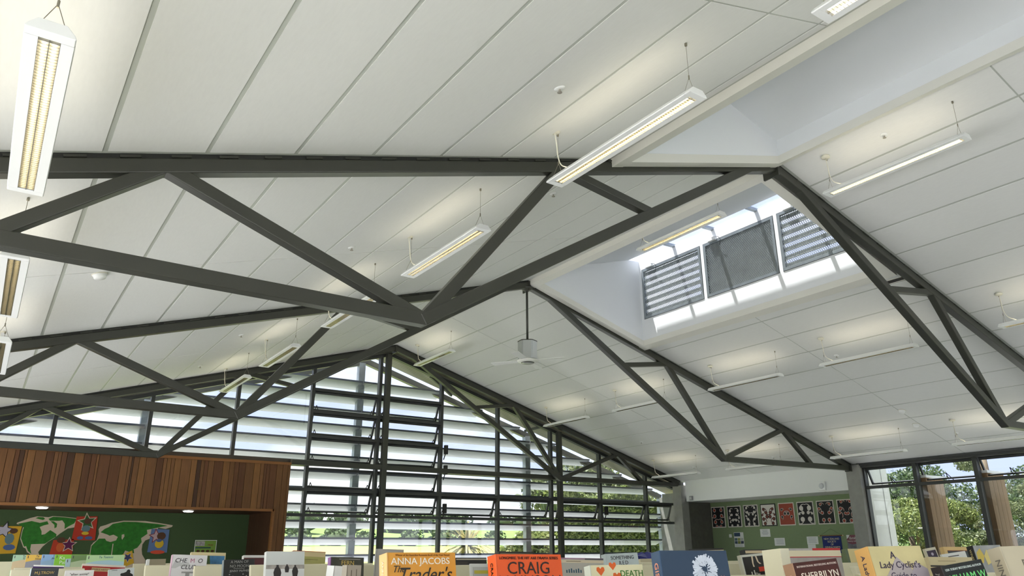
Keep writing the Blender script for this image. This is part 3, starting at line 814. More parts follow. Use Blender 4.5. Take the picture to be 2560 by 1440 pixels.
ALAB = ['curled fern painting, brown bulbs outlined white on black, first from the left', 'painting of small white curls on black, second from the left', 'painting of blurred white curls with red edges, third from the left', 'painting of plum curls on a white ground in a dark frame', 'painting of black curls on a red brown ground', 'painting of four large white curls on black, right of the red one', 'painting of thin outlined brown curls on black, second from the right', 'painting of brown curls on black, cut by the concrete column']
for i, (fld, outl, fill, bord, ks) in enumerate(ART):
    ya, yb = 9.95 - i * .5455, 9.49 - i * .5455
    w, h = ya - yb, .54
    t = thing('painting', ALAB[i], 'painting', (XG, (ya + yb) / 2, 2.045), 0, 'row of curled pattern paintings')
    obj('border', MB().box(-.010, 0, -w / 2, w / 2, 0, h), bord, t)
    obj('field', MB().box(-.012, -.010, -w / 2 + .022, w / 2 - .022, .022, h - .022), fld, t)
    def clip(m_): m_.v = [(v[0], max(-w / 2 + .022, min(w / 2 - .022, v[1])), max(.022, min(h - .022, v[2]))) for v in m_.v]
    for fy, fz, r, ang, tail in ks:
        for sg in (1, -1):
            par = t
            for xa_, xb_, rr, ww, mm, nm in ((-.0135, -.012, r, .017, outl, 'curl'), (-.015, -.0135, r * .74, .009, fill, 'curl_fill')):
                if nm == 'curl_fill' and fill is outl: continue
                q_ = MB(); q_.x0, q_.x1 = xa_, xb_
                koru(q_, (.5 - fy) * w, fz * h, rr * .80, ang, tail * .85, ww * .72)
                q_.v = [(v[0], sg * v[1], v[2]) for v in q_.v]; clip(q_)
                par = obj(nm, q_, mm, par)
RX = (math.radians(90), 0, math.radians(-90))
def notice(y0, y1, z0, z1, label, lines, name='notice', m=PAPER):
    t = thing(name, label, name.replace('_', ' '), (XG, (y0 + y1) / 2, z0), 0)
    w, h = abs(y0 - y1), z1 - z0
    obj('sheet', MB().box(-.003, 0, -w / 2, w / 2, 0, h), m, t)
    for k, (body_, sz, fz) in enumerate(lines):
        text(body_, sz, (-.0045, 0, fz * h), RX, INK, t)
    return t
GREYINK = mat('grey_print', (150, 156, 166), .7)
t = notice(8.40, 8.096, 1.79, 1.978, 'white notice sheet with centred text under the plum painting', [])
for k, ww in enumerate((.17, .14, .19, .20, .15)): obj('text_line', MB().box(-.0038, -.003, -ww / 2, ww / 2, .155 - k * .025, .163 - k * .025), GREYINK, t)
t = notice(7.994, 7.687, 1.574, 1.757, 'small white notice sheet left of the red topped book', [])
for k in range(5): obj('text_line', MB().box(-.0038, -.003, -.12, .10, .145 - k * .026, .151 - k * .026), GREYINK, t)
t = notice(7.058, 6.752, 1.60, 1.777, 'white notice sheet beside the blue banner', [])
for k in range(5): obj('text_line', MB().box(-.0038, -.003, -.11 + .02 * (k % 2), .11, .145 - k * .026, .151 - k * .026), GREYINK, t)
t = notice(7.05, 6.84, 1.50, 1.598, 'lower white sheet hanging below the notice beside the banner', [])
t = notice(9.254, 8.94, 1.548, 1.915, 'leaflet with dark blue heading and six small photos', [], 'leaflet')
obj('heading', MB().box(-.004, -.003, -.05, .147, .265, .355), mat('leaflet_blue', (52, 74, 100), .6), t)
PH = [(86, 110, 120), (150, 160, 90), (190, 196, 190), (70, 90, 110), (120, 130, 60), (60, 70, 90)]
for k in range(6):
    yq, zq = .10 - (k % 3) * .10, .19 - (k // 3) * .075
    obj('photo', MB().box(-.004, -.003, yq - .045, yq + .045, zq - .03, zq + .035), mat('leaflet_photo%d' % k, PH[k], .6, noise=.4, nscale=30), t)
for k in range(4): obj('text_line', MB().box(-.0038, -.003, -.10, .13, .08 - k * .02, .085 - k * .02), GREYINK, t)
BLUEB = mat('banner_blue', (26, 44, 112), .75); GOLD = mat('gold_lettering', (226, 214, 170), .6)
t = thing('banner', 'dark blue hanging banner with gold lettering on a wooden rod', 'banner', (XG, 6.39, 1.40))
obj('cloth', MB().box(-.010, -.004, -.245, .245, 0, .385), BLUEB, t)
obj('rod', MB().tube([(-.012, -.30, .388), (-.012, .30, .388)], .010, 8), WOODTRIM, t, True)
obj('finial', MB().lathe([(.004, -.022), (.018, -.008), (.018, .008), (.004, .022)], 10), GOLD, t, True, loc=(-.012, .31, .388), rot=(math.radians(90), 0, 0))
obj('finial', MB().lathe([(.004, -.022), (.018, -.008), (.018, .008), (.004, .022)], 10), GOLD, t, True, loc=(-.012, -.31, .388), rot=(math.radians(90), 0, 0))
obj('cord', MB().tube([(-.012, -.28, .395), (-.006, 0, .54), (-.012, .28, .395)], .003, 5), mat('cord_green', (86, 110, 70), .8), t)
for k, l in enumerate(('NEW ZEALAND', 'SOCIETY', 'OF', 'GENEALOGISTS')):
    text(l, .062, (-.0115, 0, .315 - k * .062), RX, GOLD, t, sx=.92)
obj('emblem', MB().box(-.0112, -.010, -.05, .03, .045, .075), mat('emblem_gold', (236, 206, 84), .6), t)
t = thing('poster', 'maroon and grey family history poster cut by the concrete column', 'poster', (XG, 5.86, 1.44))
obj('sheet', MB().box(-.004, 0, -.14, .14, 0, .355), mat('poster_grey', (120, 118, 128), .6, noise=.35, nscale=14), t)
obj('heading', MB().prism([(-.14, .20), (-.08, .165), (0, .15), (.08, .165), (.14, .20), (.14, .355), (-.14, .355)], 'x', -.006, -.004), mat('poster_maroon', (128, 70, 84), .6), t)
obj('corner', MB().prism([(.14, .355), (.14, .27), (.09, .30), (.06, .355)], 'x', -.0075, -.006), PAPER, t)
text('family', .085, (-.0075, -.015, .285), RX, PAPER, t, shear=.3); text('history month', .048, (-.0075, -.01, .222), RX, PAPER, t)
t = thing('light_switch', 'small white switch plate on the green wall', 'switch', (XG, 9.37, 1.83))
obj('plate', MB().box(-.010, 0, -.04, .04, -.04, .04), LAMPW, t, bevel=.003)
obj('rocker', MB().box(-.014, -.010, -.012, .012, -.016, .016), CABLE, t)

# ------------------------------------------------------------------ display in the left alcove
YA = ALC
def flat(poly, y0, y1): return MB().prism(poly, 'y', y0, y1)
MAPC = mat('map_cream', (200, 184, 160), .8); MAPG = mat('map_green', (40, 112, 28), .8, noise=.25, nscale=14)
t = thing('map_cutout', 'green and cream cut-out of North America on the dark board', 'map', (0, YA, 0), 0, 'continent cut-outs')
obj('outline', flat([(-6.36, 1.97), (-6.35, 1.99), (-6.26, 2.03), (-6.17, 2.07), (-6.07, 2.1), (-5.89, 2.09), (-5.83, 2.11), (-5.64, 2.1), (-5.44, 2.08), (-5.46, 2.03), (-5.44, 1.98), (-5.46, 1.92), (-5.56, 1.9), (-5.67, 1.81), (-5.75, 1.73), (-5.83, 1.67), (-5.9, 1.59), (-5.95, 1.5), (-5.90, 1.40), (-5.80, 1.30), (-6.0, 1.22), (-6.06, 1.46), (-6.12, 1.5), (-6.15, 1.56), (-6.19, 1.58), (-6.26, 1.72), (-6.26, 1.83), (-6.25, 1.93)], -.006, -.002), MAPC, t)
obj('land', flat([(-6.34, 1.97), (-6.14, 2.02), (-6.01, 1.99), (-5.9, 2.02), (-5.87, 1.97), (-5.94, 1.95), (-6.0, 1.92), (-5.96, 1.85), (-5.95, 1.79), (-5.9, 1.8), (-5.83, 1.87), (-5.78, 1.84), (-5.72, 1.8), (-5.72, 1.76), (-5.8, 1.7), (-5.87, 1.64), (-6.08, 1.63), (-6.08, 1.55), (-6.05, 1.47), (-6.11, 1.52), (-6.15, 1.6), (-6.18, 1.59), (-6.25, 1.73), (-6.25, 1.84), (-6.24, 1.91)], -.008, -.006), MAPG, t)
obj('land', flat([(-5.89, 2.06), (-5.82, 2.1), (-5.63, 2.09), (-5.45, 2.07), (-5.47, 1.99), (-5.55, 1.94), (-5.61, 1.89), (-5.62, 1.98), (-5.67, 2.04), (-5.72, 2.03), (-5.86, 2.03)], -.008, -.006), MAPG, t)
obj('land', flat([(-6.09, 2.07), (-6.05, 2.09), (-5.97, 2.085), (-5.94, 2.06), (-5.97, 2.04), (-6.02, 2.05)], -.008, -.006), MAPG, t)
obj('land', flat([(-5.85, 2.02), (-5.80, 2.02), (-5.74, 1.98), (-5.74, 1.92), (-5.77, 1.90), (-5.78, 1.96)], -.008, -.006), MAPG, t)
t = thing('map_cutout', 'green and cream cut-out of Europe, Africa and Asia on the dark board', 'map', (0, YA, 0), 0, 'continent cut-outs')
obj('outline', flat([(-5.14, 1.40), (-5.14, 1.55), (-5.14, 1.61), (-5.11, 1.66), (-5.06, 1.7), (-5.04, 1.81), (-5.06, 1.89), (-5.04, 1.94), (-4.95, 1.97), (-4.86, 2.01), (-4.66, 2.05), (-4.29, 2.05), (-4.06, 2.02), (-3.79, 1.98), (-3.8, 1.95), (-3.91, 1.91), (-4.04, 1.93), (-4.17, 1.73), (-4.24, 1.7), (-4.28, 1.63), (-4.28, 1.54), (-4.26, 1.45), (-4.19, 1.35), (-4.18, 1.22), (-4.62, 1.23), (-4.9, 1.2)], -.006, -.002), MAPC, t)
obj('land', flat([(-5.13, 1.40), (-5.13, 1.6), (-5.03, 1.73), (-4.93, 1.73), (-4.90, 1.69), (-4.83, 1.67), (-4.74, 1.70), (-4.72, 1.76), (-4.80, 1.80), (-4.86, 1.78), (-4.90, 1.80), (-5.02, 1.84), (-4.96, 1.90), (-4.90, 1.93), (-4.84, 1.99), (-4.66, 2.03), (-4.45, 2.03), (-4.07, 2.0), (-3.88, 1.97), (-3.97, 1.95), (-4.24, 1.89), (-4.22, 1.82), (-4.32, 1.74), (-4.3, 1.67), (-4.36, 1.57), (-4.42, 1.54), (-4.40, 1.47), (-4.56, 1.52), (-4.62, 1.35), (-4.85, 1.24)], -.008, -.006), MAPG, t)
obj('river', flat([(-4.79, 1.64), (-4.775, 1.64), (-4.77, 1.44), (-4.785, 1.44)], -.010, -.008), MAPC, t)
obj('river', flat([(-4.66, 1.80), (-4.62, 1.81), (-4.61, 1.77), (-4.64, 1.71), (-4.655, 1.74)], -.010, -.008), MAPC, t)
def star(cx, cz, r, rot, k=.45):
    return [(cx + (r if i % 2 == 0 else r * k) * math.cos(math.radians(rot + 36 * i)), cz + (r if i % 2 == 0 else r * k) * math.sin(math.radians(rot + 36 * i))) for i in range(10)]
def starcard(poly, cs, card, starm, edge, label, extra):
    t = thing('star_card', label, 'display card', (0, YA, 0), 0, 'coloured star cards')
    obj('card', flat(poly, -.0125, -.0085), mat(*card), t)
    obj('star_edge', flat(star(*cs), -.014, -.0125), edge, t)
    obj('star', flat(star(cs[0], cs[1], cs[2] * .80, cs[3]), -.0155, -.014), starm, t)
    for k, (p, m_) in enumerate(extra): obj('patch', flat(p, -.018 - .001 * k, -.0155), m_, t)
YEL = mat('card_yellow', (206, 172, 40), .8); TEAL = mat('card_teal', (92, 120, 124), .8); BRN = mat('card_brown', (84, 56, 34), .8); ORA = mat('card_orange', (196, 92, 40), .8); BLU = mat('card_blue', (72, 96, 140), .8)
def blob(x, z, a, b, n=10): return [(x + a * math.cos(2 * math.pi * k / n), z + b * math.sin(2 * math.pi * k / n)) for k in range(n)]
starcard([(-6.66, 1.93), (-6.27, 1.93), (-6.29, 1.48), (-6.66, 1.47)], (-6.52, 1.86, .16, 80), ('card_amber', (204, 160, 36), .8), mat('star_grey', (176, 172, 182), .8), INK, 'yellow card with a pale star at the left edge of the dark board', [(blob(-6.42, 1.72, .07, .09), TEAL), (blob(-6.40, 1.58, .09, .05), BLU), (blob(-6.38, 1.85, .06, .045), BRN)])
starcard([(-5.45, 2.11), (-5.11, 2.12), (-5.09, 1.70), (-5.47, 1.70)], (-5.27, 2.02, .17, 100), ('card_red', (176, 52, 26), .8), mat('star_green', (52, 92, 44), .8), MAPC, 'red card with a white edged green star between the two maps', [(blob(-5.27, 1.90, .07, .06), TEAL), (blob(-5.27, 1.82, .06, .03), YEL), (blob(-5.26, 2.03, .06, .05), BRN), (blob(-5.34, 1.74, .05, .03), BLU), (blob(-5.20, 1.74, .06, .03), BLU)])
starcard([(-5.75, 1.70), (-5.43, 1.72), (-5.42, 1.42), (-5.78, 1.42)], (-5.50, 1.62, .14, 20), ('card_red2', (178, 56, 26), .8), mat('star_purple', (92, 22, 66), .8), MAPC, 'red card with a purple star below the first map', [(blob(-5.63, 1.58, .06, .08), ORA), (blob(-5.63, 1.70, .07, .05), BRN)])
starcard([(-4.16, 1.91), (-3.84, 1.90), (-3.83, 1.48), (-4.18, 1.49)], (-4.06, 1.78, .14, 100), ('card_bluegrey', (92, 118, 158), .8), mat('star_pink', (186, 160, 160), .8), mat('star_maroon', (130, 28, 24), .8), 'blue card with a pale star at the right end of the map', [(blob(-3.99, 1.64, .08, .08), YEL), (blob(-4.0, 1.49, .13, .035), mat('card_coral', (206, 78, 48), .8)), (blob(-3.97, 1.78, .08, .07), BRN), (blob(-4.0, 1.70, .05, .03), BLU)])
starcard([(-4.62, 1.44), (-4.44, 1.52), (-4.38, 1.30), (-4.60, 1.20)], (-4.50, 1.40, .10, 60), ('card_gold', (214, 170, 44), .8), mat('star_navy', (58, 62, 96), .8), MAPC, 'gold and navy star card behind the pale green book', [])
t = thing('notice', 'small lime green notice with photo and dark band on the dark board', 'notice', (-3.135, YA, 1.42))
obj('sheet', MB().box(-.205, .205, -.004, 0, 0, .29), mat('lime_paper', (130, 168, 70), .8), t)
obj('edge', MB().box(-.205, -.195, -.006, -.004, 0, .29).box(.195, .205, -.006, -.004, 0, .29).box(-.195, .195, -.006, -.004, .28, .29), PAPER, t)
obj('photo', MB().box(-.19, -.02, -.006, -.004, .18, .27), mat('notice_photo', (168, 164, 158), .7, noise=.4, nscale=25), t)
obj('band', MB().box(-.19, .10, -.006, -.004, .135, .16), mat('band_teal', (50, 84, 84), .7), t)
text('FREE', .05, (.09, -.006, .195), (math.radians(90), 0, 0), mat('notice_red', (130, 40, 30), .7), t)
for k in range(4): obj('portrait', flat(blob(-.13 + k * .09, .085, .035, .022), -.007, -.004), BRN, t)
# ------------------------------------------------------------------ display units
BZ = 1.27                    # height the face-out books stand at
def unit(label, x0, x1, y0, y1, rz=0.0, loc=(0, 0), divs=()):
    t = thing('display_unit', label, 'book display', (loc[0], loc[1], 0), rz, 'cream book display units')
    obj('carcass', MB().box(x0, x1, y0, y1, .08, BZ - .02).box(x0 + .04, x1 - .04, y0 + .04, y1 - .04, 0, .08), CREAM, t, bevel=.004)
    obj('top', MB().box(x0 - .01, x1 + .01, y0 - .01, y1 + .01, BZ - .02, BZ), CREAM, t, bevel=.003)
    for (a, b, y, z) in divs:
        obj('divider', MB().hexa([(a, y, BZ), (b, y, BZ), (b, y + .018, BZ), (a, y + .018, BZ), (a, y + .05, z), (b, y + .05, z), (b, y + .068, z), (a, y + .068, z)]), CREAM, t, bevel=.003)
    return t
unit('cream book display nearest the camera, along the bottom edge', -.95, .95, -.22, .22, math.radians(-21), (-5.75, -3.70), [(-.56, -.44, .08, 1.440), (-.34, -.20, .10, 1.440), (.05, .24, .13, 1.446), (.40, .56, .12, 1.446), (.60, .84, .10, 1.446)])
unit('long cream book display running back at the left', -6.85, -5.66, -3.0, 1.95, 0, (0, 0), [(-5.96, -5.72, -2.30, 1.455), (-6.16, -5.70, -1.98, 1.455), (-6.26, -5.90, -1.60, 1.448), (-6.36, -5.95, -1.18, 1.446), (-6.25, -5.75, -.20, 1.440), (-6.80, -6.50, -.45, 1.425), (-6.60, -6.10, -.08, 1.42), (-6.75, -6.2, .45, 1.418), (-6.85, -6.2, 1.62, 1.44)])
unit('cream book display behind the orange book', -5.62, -4.98, -3.02, -1.6, 0, (0, 0), [(-5.58, -5.02, -2.80, 1.45), (-5.58, -5.02, -2.64, 1.45), (-5.58, -5.02, -2.08, 1.445), (-5.60, -5.0, -1.78, 1.44)])
unit('cream book display in front of the green wall', -4.94, -3.5, -3.72, -2.05, 0, (0, 0), [(-4.92, -4.1, -2.62, 1.455), (-4.92, -4.3, -2.74, 1.45), (-4.6, -3.6, -3.02, 1.45), (-4.90, -4.05, -3.46, 1.452)])

# ------------------------------------------------------------------ books
BK = {
    'anna': (-6.405, -3.533, 1.4971, 0.130, 0, -0.3),
    'craig': (-6.258, -3.637, 1.4939, 0.130, -3, -0.6),
    'death': (-5.980, -3.544, 1.4717, 0.120, -10, 0.1),
    'gish': (-5.992, -3.746, 1.4983, 0.135, -15, -0.2),
    'sherr': (-5.703, -3.799, 1.4746, 0.105, -14, 4.6),
    'lady': (-5.525, -3.844, 1.5039, 0.125, -19, 0.5),
    'william': (-5.453, -3.944, 1.4681, 0.105, -15, 6.6),
    'nine': (-5.285, -3.979, 1.5029, 0.140, -20, 1.1),
    'flower': (-4.536, -3.566, 1.5068, 0.100, -20, 1.1),
    'trow': (-6.736, -0.659, 1.4336, 0.105, 0, 0.5),
    'annie': (-6.612, -0.763, 1.4243, 0.110, 0, -0.1),
    'silh': (-6.412, -0.521, 1.4203, 0.110, 0, 3.8),
    'red': (-6.485, -0.144, 1.4437, 0.200, 0, -3.5),
    'purple': (-6.665, 0.410, 1.4337, 0.150, 0, -2.4),
    'fore': (-6.210, -0.287, 1.4631, 0.090, 0, 0.7),
    'chemo': (-6.321, -1.445, 1.4894, 0.130, 0, -2.0),
    'blue': (-6.152, -0.986, 1.4975, 0.150, 0, -1.6),
    'moon': (-6.210, -1.768, 1.4709, 0.110, 0, 1.2),
    'dkred': (-5.856, -0.758, 1.4814, 0.110, 0, -0.4),
    'snow': (-6.157, -2.087, 1.4990, 0.130, 0, -0.2),
    'olive': (-5.937, -1.712, 1.5021, 0.130, 0, -2.8),
    'fern': (-6.053, -2.393, 1.4826, 0.110, 0, -1.7),
    'wbox': (-6.159, -2.692, 1.4624, 0.035, 0, -4.1),
    'bbox': (-6.161, -2.784, 1.4646, 0.040, 0, -0.8),
    'grey24': (-5.878, -2.340, 1.5056, 0.100, 0, -1.6),
    'blackhb': (-5.293, -1.854, 1.4711, 0.150, 0, -0.5),
    'card': (-5.416, -2.172, 1.4526, 0.100, -5, -0.7),
    'dark2': (-5.334, -2.243, 1.4960, 0.150, -5, -1.3),
    'grey25': (-5.537, -2.876, 1.4784, 0.150, -8, -1.3),
    'something': (-5.224, -2.717, 1.4862, 0.130, -8, 1.9),
    'cream27': (-4.655, -2.280, 1.4632, 0.100, -10, 0.5),
    'bag': (-4.522, -2.172, 1.4861, 0.080, -10, 0.9),
    'blk28': (-4.937, -2.826, 1.5002, 0.140, -12, 1.4),
    'legs': (-4.661, -2.810, 1.4789, 0.110, -14, 4.0),
    'blk31': (-4.508, -2.704, 1.4979, 0.150, -14, 0.4),
    'silver': (-5.558, -3.665, 1.5009, 0.160, -14, 0.1),
    'green33': (-4.222, -2.946, 1.4992, 0.150, -15, 0.4),
    'post': (-3.847, -3.049, 1.4979, 0.055, -18, 7.6),
    'tan35': (-3.761, -3.079, 1.5052, 0.130, -18, -0.2),
    'white36': (-4.025, -3.206, 1.4784, 0.110, -18, 6.2),
    'tan37': (-4.791, -3.566, 1.4777, 0.150, -18, -0.8),
    'totitoti': (-6.397, 0.529, 1.4815, 0.200, 0, 0.3),
    'tati': (-6.721, 1.570, 1.4834, 0.200, 0, -0.4),
    'hin': (-6.658, 1.325, 1.4836, 0.200, 0, -0.4),
    'tem': (-6.583, 1.142, 1.4859, 0.200, 0, -0.4),
    'ka': (-6.518, 1.047, 1.4857, 0.200, 0, -0.4),
    'photo': (-6.444, 0.866, 1.4832, 0.200, 0, -0.4),
    'kei': (-6.464, 0.958, 1.4596, 0.200, 0, 2.9),
}
FRONT = (math.radians(90), 0, 0)
SPINE_DOWN = (Euler((math.pi / 2, 0, -math.pi / 2)).to_matrix() @ Matrix.Rotation(-math.pi / 2, 3, 'Z')).to_euler()
def cm(rgb, noise=0.0, ns=30): return mat('cover_%d_%d_%d' % rgb, rgb, .38, noise=noise, nscale=ns)
def book(key, label, cover, t=.028, spine=None, lean=9, deco=(), cat='book', pages=True, name='book', hh=None):
    x, y, z, w, psi, roll = BK[key]
    h = hh or (z - BZ)
    M = Matrix.Translation((x, y, z)) @ Matrix.Rotation(math.radians(psi), 4, 'Z') @ Matrix.Rotation(math.radians(-roll), 4, 'Y') @ Matrix.Rotation(math.radians(-lean), 4, 'X') @ Matrix.Translation((0, 0, -h))
    o = thing(name, label, cat)
    o.matrix_world = M
    cvm = cover if isinstance(cover, bpy.types.Material) else cm(cover)
    c = .0025
    obj('cover', MB().box(0, w, 0, c, 0, h).box(0, w, t - c, t, 0, h), cvm, o, bevel=.0008)
    sp = cvm if spine is None else (spine if isinstance(spine, bpy.types.Material) else cm(spine))
    obj('spine', MB().box(-.001, c, 0, t, 0, h), sp, o, bevel=.0008)
    if pages: obj('pages', MB().box(c, w - .004, c, t - c, .003, h - .004), PAGES, o)
    for d in deco:
        k = d[0]
        if k == 't':      # text, size, x, z from top, rgb
            text(d[1], d[2], (d[3], -.0006, h - d[4]), FRONT, cm(d[5]), o, **(d[6] if len(d) > 6 else {}))
        elif k == 's':    # spine text
            text(d[1], d[2], (-.0016, t * .5, h - d[3]), SPINE_DOWN, cm(d[4]), o, align='LEFT')
        elif k == 'r':    # rectangle
            obj('printed_panel', MB().box(d[1], d[2], -.0004 - .0002 * (d[6] if len(d) > 6 else 0), 0, h - d[4], h - d[3]), d[5] if isinstance(d[5], bpy.types.Material) else cm(d[5]), o)
        elif k == 'p':
            obj('printed_shape', MB().prism([(a, h - b) for a, b in d[1]], 'y', -.0005 - .0002 * (d[3] if len(d) > 3 else 0), 0), cm(d[2]), o)
    return o
BLK, WHT, GLD, DKG = (24, 24, 26), (236, 236, 234), (206, 176, 96), (60, 62, 66)
book('anna', 'amber paperback with white and black title lettering and a worn spine', cm((222, 158, 62), .10, 20), .030, (226, 176, 110), deco=[
    ('t', 'Winner of the Australian Romantic Book of the Year Award', .0042, .066, .0045, (150, 96, 30)), ('t', 'ANNA JACOBS', .0150, .062, .0145, (240, 236, 220), {'sx': 1.12}),
    ('t', 'The', .015, .020, .027, (52, 48, 40), {'shear': .35}), ('t', "Trader's", .030, .068, .036, (44, 44, 40), {'shear': .35}), ('s', 'ANNA JACOBS', .010, .012, (244, 226, 190))])
book('craig', 'bright orange paperback with large dark blocky lettering', cm((232, 92, 36), .06, 16), .028, (226, 96, 44), deco=[
    ('t', 'LONGMIRE. THE HIT A&E DRAMA SERIES', .0062, .064, .0065, (60, 30, 24), {'sx': 1.05}), ('t', 'CRAIG', .0275, .062, .023, (52, 34, 30), {'sx': 1.05}), ('t', 'JOHNSON', .0275, .064, .0445, (52, 34, 30), {'sx': .98}), ('s', 'CRAIG JOHNSON', .010, .012, (60, 30, 24))])
def heart(x, z, r): return [(x, z + r * 1.1), (x - r, z), (x - r * .9, z - r * .6), (x - r * .4, z - r * .7), (x, z - r * .3), (x + r * .4, z - r * .7), (x + r * .9, z - r * .6), (x + r, z)]
book('death', 'cream paperback with orange hearts and green lettering', (236, 230, 190), .024, (214, 220, 206), deco=[
    ('p', heart(.022, .010, .009), (232, 108, 46)), ('p', heart(.050, .001, .008), (232, 108, 46)), ('p', heart(.058, .021, .009), (232, 112, 46)), ('t', 'DEATH', .0165, .092, .017, (64, 122, 44)), ('t', 'COMES', .0165, .095, .034, (190, 110, 50))])
burst = []
random.seed(11)
for k in range(64):
    a = 2 * math.pi * k / 64 + random.uniform(-.03, .03); r0, r1 = random.uniform(.004, .014), random.uniform(.021, .0265)
    ca, sa = math.cos(a), math.sin(a); q = .0008
    burst.append(('p', [(.085 + r0 * ca - q * sa, .031 + r0 * sa + q * ca), (.085 + r1 * ca - q * 1.4 * sa, .031 + r1 * sa + q * 1.4 * ca), (.085 + r1 * ca + q * 1.4 * sa, .031 + r1 * sa - q * 1.4 * ca), (.085 + r0 * ca + q * sa, .031 + r0 * sa - q * ca)], (214, 222, 232)))
gd = []
for ch, a in zip('GISHJEN', np.linspace(155, 25, 7)):
    gd.append(('t', ch, .011, .085 + .037 * math.cos(math.radians(a)), .031 + .037 * math.sin(math.radians(a)), (236, 150, 116)))
bo = book('gish', 'dark blue hardback with a white seed burst and orange letters', (46, 66, 88), .030, (52, 78, 108), deco=gd + [('s', 'GISH JEN', .017, .018, (236, 160, 128))])
mbb = MB(); hb = BK['gish'][2] - BZ
for b_ in burst: mbb.prism([(a, hb - b) for a, b in b_[1]], 'y', -.0006, 0)
obj('seed_burst', mbb, cm((214, 222, 232)), bo)
book('sherr', 'dark red brown paperback with white serif lettering and tan spine', cm((70, 26, 18), .25, 14), .028, (170, 132, 104), deco=[
    ('t', 'INTERNATIONAL BESTSELLING AUTHORS', .0050, .054, .008, (214, 196, 186)), ('t', 'SHERRILYN', .0175, .056, .026, (240, 228, 208)), ('t', 'KENYON', .0175, .060, .044, (240, 228, 208)), ('s', 'SHERRILYN KENYON', .010, .02, (230, 210, 190))])
book('lady', 'pale gold hardback with dark scrolled lettering over lilac mountains', cm((206, 194, 142), .12, 12), .040, (222, 172, 98), lean=12, deco=[
    ('p', [(.030, .052), (.060, .020), (.074, .034), (.086, .040), (.095, .062), (.060, .066)], (176, 166, 164)), ('p', [(.080, .060), (.100, .030), (.125, .044), (.125, .075), (.07, .075)], (170, 160, 166), 1), ('p', [(0, .075), (.03, .052), (.07, .066), (.09, .09), (0, .10)], (180, 168, 158), 1),
    ('t', 'A', .019, .052, .018, (62, 52, 76)), ('t', "Lady Cyclist's", .0175, .063, .036, (62, 52, 76), {'shear': .1}), ('t', 'Guide to', .0165, .064, .056, (62, 52, 76), {'shear': .1}), ('t', 'Kashgar', .0165, .07, .075, (62, 52, 76), {'shear': .1}), ('s', "A Lady Cyclist's Guide", .015, .014, (70, 58, 80))])
book('william', 'black paperback with bright green capital lettering', (20, 24, 22), .026, (40, 34, 34), deco=[
    ('t', 'USA TODAY BESTSELLING AUTHOR', .0058, .052, .009, (210, 220, 214)), ('t', 'WILLIAM W.', .0190, .053, .026, (126, 226, 130)), ('t', 'JOHNSTONE', .0190, .056, .046, (126, 226, 130)), ('s', 'JOHNSTONE', .010, .012, (150, 150, 146))])
book('nine', 'beige hardback with grey spine lettering and red framed picture, right edge', (204, 194, 166), .034, (196, 186, 160), lean=12, deco=[
    ('r', .040, .14, .026, .12, (120, 112, 96)), ('r', .043, .14, .029, .12, (206, 196, 170), 1), ('r', .050, .14, .036, .12, (140, 52, 40), 2), ('r', .058, .14, .044, .12, (46, 50, 56), 3), ('s', 'NINE DAYS', .018, .022, (120, 114, 104))])
book('flower', 'glossy book with yellow flowers on grey and a black spine', cm((170, 172, 170), .25, 22), .024, BLK, deco=[
    ('p', [(.006, .02), (.022, .008), (.03, .03), (.02, .05), (.004, .045)], (214, 190, 90)), ('p', [(.03, .03), (.044, .012), (.052, .02), (.046, .05), (.034, .055)], (222, 206, 130), 1), ('p', [(.055, .01), (.07, .02), (.066, .05), (.056, .045)], (206, 176, 84)), ('s', 'WINSTON', .010, .01, (214, 196, 130))])
book('trow', 'dark grey paperback with gold lettering at the left', (52, 56, 60), .026, (206, 222, 234), deco=[('t', 'M.J.TROW', .0165, .052, .021, GLD), ('r', .004, .101, .004, .006, (90, 94, 96))])
book('annie', 'white paperback with typewriter style title in quotation marks', (226, 224, 222), .02, None, deco=[('t', '"after annie"', .0130, .054, .017, (52, 52, 56), {'sx': 1.15})])
fig = [(.070, .10), (.066, .05), (.058, .035), (.050, .030), (.052, .022), (.066, .020), (.076, .016), (.080, .008), (.088, .006), (.094, .014), (.092, .022), (.104, .030), (.108, .05), (.108, .10)]
book('silh', 'pale paperback with a black silhouette of a seated figure', (214, 220, 222), .02, None, deco=[('t', 'A NOVEL', .006, .025, .006, (120, 124, 130)), ('p', fig, (26, 24, 24))])
book('red', 'red and white slim book with a tan title badge', (176, 30, 34), .012, (244, 232, 216), deco=[('r', 0, .2, 0, .010, (238, 226, 216)), ('r', .045, .13, .016, .034, (206, 176, 130)), ('t', 'HORRIBLE HISTORIES', .0120, .088, .0255, (96, 40, 26))])
book('purple', 'slim purple book with a photo on its right half', (58, 28, 92), .01, None, deco=[('r', 0, .15, 0, .008, (238, 236, 236)), ('p', [(.150, .012), (.110, .03), (.085, .06), (.08, .1), (.15, .1)], (170, 164, 150)), ('p', [(.112, .05), (.128, .022), (.146, .05)], (170, 128, 70), 1)])
book('fore', 'book turned fore-edge out with grey pages and a white board', mat('aged_pages', (156, 146, 124), .8, noise=.06, nscale=200, stretch=(40, 1, 1)), .03, WHT, deco=[('r', 0, .012, 0, .15, WHT)])
